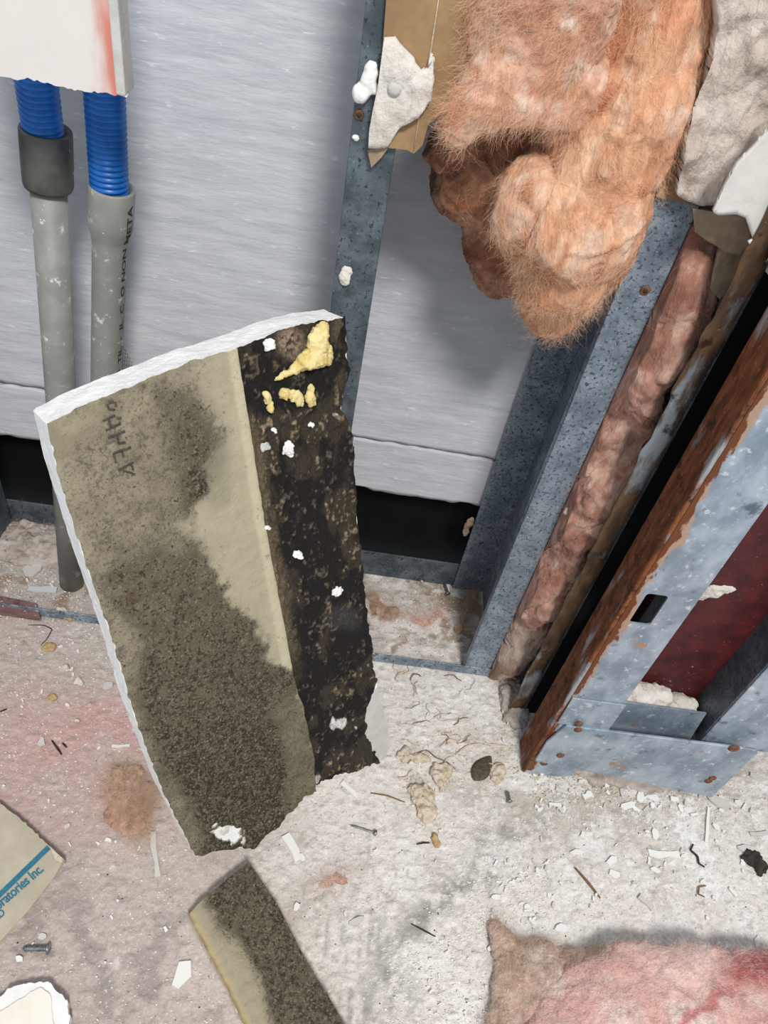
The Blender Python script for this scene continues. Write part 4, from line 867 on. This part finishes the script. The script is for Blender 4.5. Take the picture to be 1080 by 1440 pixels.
BIG = [ # x, y, a, b, angle, material, long, label
    (900, 1121, 20, 12, 95, 'flake', 0, 'upright white paint chip under the middle of the floor plate'),
    (882, 1133, 26, 13, -18, 'flake', 0, 'white paint chip slanting left of the upright chip below the floor plate'),
    (917, 1122, 24, 12, 8, 'flake', 0, 'white paint chip right of the upright chip below the floor plate'),
    (921, 1174, 22, 12, 80, 'flake', 0, 'pointed white paint chip standing alone below the floor plate chips'),
    (812, 1199, 22, 10, -5, 'flake', 0, 'oval white paint chip above the brown splinter'),
    (860, 1211, 17, 14, -35, 'flake', 0, 'squarish white paint chip right of the splinter, upper of two'),
    (864, 1230, 21, 13, 25, 'flake', 0, 'squarish white paint chip right of the splinter, lower of two'),
    (933, 1202, 44, 11, 3, 'flake', 1, 'longest flat white paint chip lying level on the right floor'),
    (921, 1224, 19, 8, 22, 'flake', 0, 'small white chip just below the longest flat chip'),
    (994, 1160, 49, 5, 94, 'flake', 1, 'thin white strip standing upright right of the floor plate chips'),
    (1006, 1163, 14, 8, 40, 'flake', 0, 'small white chip beside the thin upright strip'),
    (1009, 1127, 44, 14, 24, 'flake_g', 0, 'pale grey chip below the right corner of the floor plate'),
    (908, 1269, 26, 8, 45, 'flake_g', 1, 'slanting pale sliver above the pink batt'),
    (1064, 1324, 19, 10, 95, 'flake', 0, 'white chip at the right edge above the pink batt'),
    (789, 1306, 21, 15, -8, 'flake', 0, 'white chip lying at the top edge of the pink batt'),
    (957, 1137, 16, 7, 70, 'flake', 0, 'small pointed white chip below the plate holes'),
    (1067, 1173, 26, 7, -6, 'flake_g', 1, 'pale chip at the right edge beyond the thin upright strip'),
    (1030, 1255, 16, 5, 50, 'flake', 1, 'slim white chip right of the hooked twig'),
    (780, 1132, 17, 5, 5, 'flake', 1, 'slim white chip below the left end of the floor plate'),
    (1064, 1094, 26, 9, 25, 'flake_g', 0, 'pale chip right of the floor plate at the picture edge'),
    (491, 1110, 28, 7, 42, 'flake', 1, 'white stick-like chip below the black mold corner'),
    (411, 1192, 40, 13, 62, 'flake', 1, 'long white chip below the tan lip of the panel'),
    (424, 1206, 18, 10, 40, 'flake', 0, 'white chip touching the foot of the long chip by the panel'),
    (218, 1202, 64, 9, 84, 'flake_g', 1, 'long pale strip below the brown tuft'),
    (257, 1370, 50, 32, -60, 'flake', 0, 'large white plaster flake left of the floor offcut'),
    (500, 1296, 28, 11, -24, 'flake_g', 0, 'thick pale chip right of the floor offcut'),
    (60, 1318, 14, 13, 0, 'flake_g', 0, 'round pale chip above the small screw'),
    (27, 1349, 13, 11, 30, 'flake', 0, 'small white chip below the small screw'),
    (95, 1163, 12, 6, -45, 'flake_g', 0, 'small pale chip right of the printed scrap'),
    (417, 1275, 10, 16, 20, 'flake', 0, 'white chip beside the shadow of the floor offcut'),
    (59, 1044, 17, 13, 100, 'flake_g', 0, 'pale grey chip on the pink-stained floor'),
    (170, 1050, 25, 4, -2, 'flake', 1, 'thin white sliver above the brown tuft'),
    (152, 965, 17, 13, -35, 'flake_g', 0, 'pale chip touching the left edge of the panel'),
    (60, 830, 40, 9, 3, 'strap', 1, 'pale flat strip lying left of the pipe foot'),
    (57, 770, 22, 12, 35, 'flake_g', 0, 'pale chip in the dust behind the pipe foot'),
    (45, 802, 30, 24, 10, 'flake_g', 0, 'broad pale flake in the dust left of the pipe'),
    (348, 1228, 8, 6, 20, 'flake', 0, 'tiny white chip at the top of the floor offcut'),
    (697, 1262, 16, 9, 0, 'flake', 0, 'white crumb chip in the crumb pile left of the splinter'),
]
for k, (x, y, a, b, an, m, lg, lab) in enumerate(BIG): chip(x, y, a, b, an, lab, 'larger paint chips on the floor', m, .0011 if m != 'flake_g' else .0016, long=bool(lg), k=k)
# scattered small chips, by the place they lie in
ZONES = [((745, 1085, 1070, 1150), 44, 'small white chip in the litter just below the steel floor plate', 'chips below the floor plate', (4, 13)),
         ((760, 1150, 1075, 1300), 44, 'small white chip scattered on the pale floor above the pink batt', 'chips above the pink batt', (3, 11)),
         ((690, 1210, 770, 1310), 32, 'white crumb in the pile at the corner of the pink batt', 'crumbs by the pink batt', (4, 11)),
         ((590, 1330, 700, 1440), 28, 'white crumb on the floor left of the pink batt', 'crumbs left of the batt', (3, 9)),
         ((550, 960, 725, 1100), 18, 'pale chip on the floor between panel and door frame', 'chips between panel and frame', (3, 10)),
         ((440, 1110, 690, 1320), 24, 'small white chip on the open floor between offcut and batt', 'chips on the open floor', (3, 8)),
         ((5, 870, 150, 1010), 18, 'pale crumb on the dusty floor left of the panel', 'crumbs left of the panel', (4, 9)),
         ((5, 1010, 240, 1440), 22, 'pale crumb on the pinkish floor in the lower left', 'crumbs in the lower left', (3, 8)),
         ((5, 745, 75, 835), 14, 'pale crumb in the dust between dark stud and pipe', 'crumbs beside the pipe', (4, 10)),
         ((530, 815, 650, 915), 14, 'pale crumb in the dusty track between the studs', 'crumbs in the track', (3, 8))]
def inside_panel(x, y):
    poly = [(275, 1215), (440, 1115), (555, 1060), (530, 930), (490, 440), (40, 590)]
    r = False; j = len(poly) - 1
    for i in range(len(poly)):
        (xi, yi), (xj, yj) = poly[i], poly[j]
        if (yi > y) != (yj > y) and x < (xj - xi) * (y - yi) / (yj - yi) + xi: r = not r
        j = i
    return r
def blocked(x, y):
    if inside_panel(x, y): return True
    if y > 1200 and 250 < x < 510 and (x - 262) * 1.0 < (y - 1190) * .72 + 90 and (x - 255) > (y - 1290) * .52: return True
    if y > 1345 and x > 705: return True
    if x < 100 and 1125 < y < 1335 and x < 95 - abs(y - 1210) * .75 + 8: return True
    if x < 105 and y > 1375: return True
    if 140 < x < 230 and 1060 < y < 1180: return True
    return False
for (x0, y0, x1, y1), n, lab, grp, (s0, s1_) in ZONES:
    c = 0
    while c < n:
        x, y = random.uniform(x0, x1), random.uniform(y0, y1)
        if blocked(x, y): continue
        if grp == 'chips below the floor plate' and y < 1078 + (x - 745) * .13 + 6: continue
        a = random.uniform(s0, s1_) * random.uniform(.7, 1.15); c += 1
        chip(x, y, a, a * random.uniform(.35, .8), random.uniform(0, 180), lab, grp, random.choice(['flake', 'flake', 'flake', 'flake_g']), random.uniform(.0006, .0016), long=random.random() < .3)
# uncountable grit
def grit(name, boxes, m, label, smin, smax):
    V = []; Fc = []
    for (x0, y0, x1, y1), n in boxes:
        for _ in range(n):
            x, y = random.uniform(x0, x1), random.uniform(y0, y1)
            if blocked(x, y): continue
            p = fl(x, y); s = random.uniform(smin, smax) * random.choice((.6, .8, 1)); b = len(V); a0 = random.uniform(0, 6.3)
            for k in range(4): a = a0 + k * 1.571 + random.uniform(-.3, .3); V.append((p[0] + s * math.cos(a), p[1] + s * math.sin(a) * random.uniform(.4, 1), -.0002))
            V.append((p[0] + random.uniform(-.3, .3) * s, p[1], s * random.uniform(.4, .9)))
            Fc += [(b, b + 1, b + 4), (b + 1, b + 2, b + 4), (b + 2, b + 3, b + 4), (b + 3, b, b + 4)]
    o = build(name, V, Fc, m); tag(o, label, 'grit', None, 'stuff')
grit('plaster_grit', [((745, 1085, 1080, 1150), 900), ((600, 1150, 1080, 1330), 1100), ((660, 1200, 770, 1320), 500), ((540, 1320, 710, 1440), 700), ((440, 1100, 740, 1300), 500), ((540, 950, 730, 1100), 400), ((0, 860, 260, 1110), 900), ((0, 1100, 300, 1440), 450), ((0, 740, 120, 870), 900), ((525, 805, 670, 925), 500)], MT['flake'], 'fine white plaster grit strewn over the whole floor', .0003, .0011)
grit('dark_grit', [((0, 860, 1080, 1440), 420), ((745, 1085, 1000, 1130), 160), ((0, 740, 120, 870), 120), ((525, 805, 680, 925), 160)], MT['dark'], 'fine dark grit specks strewn over the floor', .0003, .0008)
grit('tan_grit', [((745, 1085, 960, 1125), 380), ((560, 1010, 730, 1110), 200), ((700, 940, 745, 1060), 160)], MT['tan_clump'], 'tan crumbly grit around the foot of the door frame', .0005, .0018)

# dirt heaps that fill corners
def heap(x, y, rx, ry, rz, lab, seed, m='dust', z=0): 
    def d(V, N):
        W = V + N * ((fbm(V * 150, 4, seed) - .5) * .010 + (fbm(V * 500, 3, seed) - .5) * .003)[:, None]; W[:, 2] = np.maximum(W[:, 2], -.001); return W
    o = blob('dust_heap', [(fl(x, y, z), (rx, ry, rz)), (fl(x, y, z) + [rx * .6, 0, 0], (rx * .6, ry * .9, rz * .7)), (fl(x, y, z) - [rx * .6, 0, 0], (rx * .6, ry * .8, rz * .8))], .0014, MT[m], d); tag(o, lab, 'dust heap')
heap(45, 765, .040, .026, .010, 'grey dust heap between the dark stud and the pipe', 3)
heap(735, 905, .012, .020, .030, 'pale dust heap at the foot of the cavity insulation', 5)
heap(722, 985, .010, .026, .010, 'pale dust heap between rusty strip and door frame', 7)
heap(880, 1092, .035, .012, .008, 'crumbly tan dirt under the middle of the floor plate', 9)

# other small things
def twig(px, r, m, lab, cat='twig', name='twig', z=.001):
    P = resample([np.append(fl(x, y)[:2], z + (h if h else 0)) for x, y, *hh in px for h in (hh[0] if hh else 0,)], max(6, len(px) * 3)); o = strand(name, P, r, MT[m]); return tag(o, lab, cat)
twig([(808, 1221), (825, 1240), (843, 1263)], .0011, 'wood', 'brown wood splinter on the floor above the pink batt', 'splinter', 'wood_splinter')
twig([(578, 1300), (595, 1309), (612, 1318)], .0006, 'dark', 'thin dark splinter left of the crumb pile', 'splinter', 'wood_splinter')
twig([(521, 1116), (545, 1120), (569, 1129)], .0006, 'wood', 'thin curved twig pointing at the tan plaster clump')
twig([(974, 1188), (970, 1196), (980, 1205), (982, 1215), (990, 1220)], .0010, 'dark', 'forked dark twig on the right floor')
twig([(992, 1246), (982, 1248), (981, 1258), (990, 1262)], .0007, 'wood', 'small hooked twig near the right edge')
twig([(73, 1042), (80, 1052), (87, 1062)], .0009, 'dark', 'dark splinter on the pink-stained floor', 'splinter', 'wood_splinter')
twig([(88, 1046), (94, 1052)], .0008, 'dark', 'short dark splinter beside the longer one on pink stain', 'splinter', 'wood_splinter')
twig([(0, 1002), (10, 998)], .0008, 'dark', 'short dark splinter at the left picture edge', 'splinter', 'wood_splinter')
twig([(586, 1188), (595, 1186), (604, 1186)], .0007, 'dark', 'short dark splinter below the tan plaster clump', 'splinter', 'wood_splinter')
twig([(40, 880), (62, 880), (74, 886), (66, 900), (58, 908)], .0005, 'dark', 'looped thin wire on the floor left of the panel', 'wire', 'loose_wire')
twig([(556, 930), (552, 940), (566, 950), (576, 944), (572, 936)], .0005, 'fibre_tan', 'curly fibre thread just in front of the track', 'thread', 'loose_thread')
twig([(573, 1075), (585, 1060), (600, 1055), (612, 1066), (628, 1072), (640, 1082)], .0005, 'wood', 'long curly thread in front of the door frame', 'thread', 'loose_thread')
twig([(618, 1052), (630, 1040), (650, 1044), (668, 1050)], .0005, 'fibre_tan', 'pale curly thread above the dark seed', 'thread', 'loose_thread')
twig([(640, 1062), (655, 1050), (672, 1046), (690, 1050)], .0006, 'tan_clump', 'tan shred left of the rusty frame corner', 'thread', 'loose_thread')
rgs = random.Random(21)
for i in range(22):
    x, y = rgs.uniform(560, 722), rgs.uniform(950, 1095); a = rgs.uniform(0, 6.28); pts = []
    for k in range(5): pts.append((x, y, rgs.uniform(0, .002))); a += rgs.uniform(-1.1, 1.1); x += 7 * math.cos(a); y += 5 * math.sin(a)
    o = twig(pts, rgs.uniform(.0003, .0006), rgs.choice(['fibre_tan', 'tan_clump', 'flake_g', 'wood']), 'short curly shred on the floor between moldy panel and door frame', 'shred', 'curly_shred'); o['group'] = 'curly shreds before the frame'
# dark seed-shaped chip
def seed_thing():
    c = fl(678, 1081); d = fl(690, 1066) - fl(666, 1100); L = np.linalg.norm(d); a = math.atan2(d[1], d[0]); R = Matrix.Rotation(a, 3, 'Z'); V = []; Fc = []; n = 24; k = 14
    for i in range(n):
        t = i / (n - 1); r = math.sin(math.pi * t ** .8) ** .8 * .0068 + .0003
        for j in range(k): b = 2 * math.pi * j / k; V.append(c + np.array(R @ Vector(((t - .5) * L, r * math.cos(b), max(-.4, math.sin(b)) * r * .35 + .0012))))
    Fc = [(i * k + j, i * k + (j + 1) % k, (i + 1) * k + (j + 1) % k, (i + 1) * k + j) for i in range(n - 1) for j in range(k)] + [tuple(range(k))[::-1], tuple(range((n - 1) * k, n * k))]
    me = mesh('dark_seed', V, Fc); fixn(me); tag(put('dark_seed', me, None, MT['leaf'], True), 'dark pointed seed-shaped chip on the floor before the door frame', 'seed')
seed_thing()
def clump(x, y, parts, m, lab, seed, cat='clump', name='plaster_clump'):
    def d(V, N):
        W = V + N * ((fbm(V * 260, 4, seed) - .5) * .007)[:, None]; W[:, 2] = np.maximum(W[:, 2], 0); return W
    o = blob(name, [FE(px, py, z, a, b, c, dg) for px, py, z, a, b, c, dg in parts], .0008, MT[m], d); tag(o, lab, cat); return o
clump(591, 1125, [(596, 1120, .002, .010, .009, .0045, 0), (600, 1138, .002, .008, .009, .0045, 0), (586, 1112, .002, .006, .006, .004, 0)], 'tan_clump', 'porous tan plaster clump on the floor beside the twig', 1)
clump(618, 1095, [(618, 1090, .002, .006, .010, .003, 20), (626, 1083, .002, .006, .006, .003, 0), (622, 1106, .0015, .002, .006, .002, 0)], 'tan_clump', 'ragged tan shred of paper above the plaster clump', 2, 'shred', 'paper_shred')
clump(697, 1086, [(697, 1088, .0015, .006, .007, .0025, 0), (703, 1080, .0015, .005, .005, .002, 0)], 'tan_clump', 'pale yellowish crumb right of the dark seed', 3, 'crumb', 'pale_crumb')
clump(612, 1182, [(613, 1183, .001, .0025, .005, .002, 30)], 'pebble', 'small tan paper bit below the plaster clump', 4, 'shred', 'paper_shred')
clump(570, 1068, [(570, 1062, .001, .007, .006, .002, 30), (590, 1066, .001, .009, .004, .002, 0)], 'tan_clump', 'tan shred beside the pale corner of the panel', 5, 'shred', 'paper_shred')
clump(1060, 1210, [(1058, 1207, .001, .008, .006, .003, 0), (1068, 1218, .001, .006, .007, .003, 0)], 'dark', 'dark crumpled bark bit at the right edge', 6, 'bark', 'bark_bit')
chip(1052, 1196, 38, 14, 12, 'pinkish paper chip above the dark bark bit', None, 'flake_g', .0012)
for x, y, r, lab in ((96, 869, .0040, 'tan pebble beside the foot of the grey pipe'), (68, 911, .0048, 'tan pebble left of the panel, middle one of three'), (73, 979, .0038, 'tan pebble left of the panel, nearest the pink stain'), (31, 903, .0022, 'small brown pebble near the left edge')):
    clump(x, y, [(x, y, .001, r, r * .7, r * .5, 20)], 'pebble', lab, int(x), 'pebble', 'tan_pebble')
for x, y, r, lab in ((92, 940, .0040, 'white plaster crumb left of the panel edge'), (110, 958, .0030, 'white plaster crumb just above the pink stain'), (107, 1012, .0022, 'white crumb on the upper rim of the pink stain'), (85, 858, .0040, 'white plaster crumb at the pipe foot')):
    clump(x, y, [(x, y, .001, r, r * .8, r * .6, 0), (x + 5, y + 2, .001, r * .7, r * .6, r * .5, 0)], 'plaster', lab, int(y), 'plaster crumb', 'plaster_crumb')
# stained board at the left edge
sb = empty('stained_board', fl(20, 855), 'short stained board with pale edge at the left edge', 'board')
q = [fl(x, y, .008) for x, y in ((-40, 832), (0, 838), (50, 848), (56, 866), (0, 858), (-40, 852))]
adopt(sb, prism('board', q, (0, 0, -.0074), MT['woodred'], bev=.0006))
# nails and screws
def screw(p0, p1, r, m, lab, thread=True, hr=2.2, name='screw', cat='screw'):
    p0, p1 = np.array(p0), np.array(p1); o = empty(name, p0, lab, cat); prof = []; n = 11
    for k in range(n):
        for f, q_ in ((0, .75), (.5, 1.15 if thread else .8)): prof.append((.1 + .8 * (k + f) / n, r * q_))
    prof.append((1, r * .1)); sh = lathe('shank', p0, p1, prof, MT[m], 10); d = (p1 - p0); 
    hd = lathe('head', p0, p0 + d * .14, [(0, r * hr * .7), (.25, r * hr), (.6, r * hr * .9), (1, r * .8)], MT[m], 14); adopt(o, sh, hd)
screw(fl(70, 1334, .0026), fl(31, 1334, .0016), .0016, 'steel', 'small steel screw lying below the printed scrap')
screw(fl(530, 1172, .0022), fl(492, 1160, .0014), .0009, 'steel', 'thin grey nail on the floor below the panel', False, 2.6, 'nail', 'nail')
screw(fl(630, 836, .0022), fl(625, 820, .0016), .0012, 'steel', 'small screw lying in the dusty track', True)
screw(fl(717, 1128, .0018), fl(713, 1112, .0018), .0018, 'steel', 'short shiny bolt on the floor near the rusty frame corner', False, 1.3, 'bolt', 'bolt')
p_ = at(952, 493, -.006); q_ = at(968, 506, -.008); screw(p_, q_, .0011, 'pebble', 'brass-coloured screw caught in the cavity wool by the rusty strip', True, 1.2)
# scrap of wire mesh beside the flared pipe
wm = empty('wire_mesh_scrap', at(182, 520, .085), 'scrap of grey wire mesh behind the flared pipe', 'mesh')
for i in range(9):
    t = i / 8; adopt(wm, strand('wire', [at(170 + 26 * t, 480 + 46 * t, .088), at(170 + 16 * t, 530, .092)], .0003, MT['mesh_grey'], sides=4), strand('wire', [at(172, 484 + 46 * t, .088), at(174 + 24 * t, 488 + 42 * t, .090)], .0003, MT['mesh_grey'], sides=4))
# plaster stuck in the cavity wool
for x, y, Y_, r, lab in ((803, 722, -.006, .006, 'plaster splash on the cavity wool, upper one'), (790, 770, -.006, .004, 'plaster splash on the cavity wool, lower one'), (748, 868, -.004, .009, 'grey plaster lump low in the cavity wool'), (903, 556, -.006, .0025, 'tiny plaster crumb high on the cavity wool')):
    p_ = at(x, y, Y_); lump('plaster_splash', [(p_, (r * .8, .002, r)), (p_ + [r * .4, 0, -r * .6], (r * .6, .002, r * .7))], .0009, MT['plaster'], lab, 'plaster splash', .003, 300, int(x))
p_ = at(655, 745, .088); lump('paper_shred', [(p_, (.003, .002, .009)), (p_ + [.002, 0, .010], (.003, .002, .006))], .0009, MT['brown_paper'], 'brown paper shred at the right end of the black gap', 'shred', .003, 200, 8)
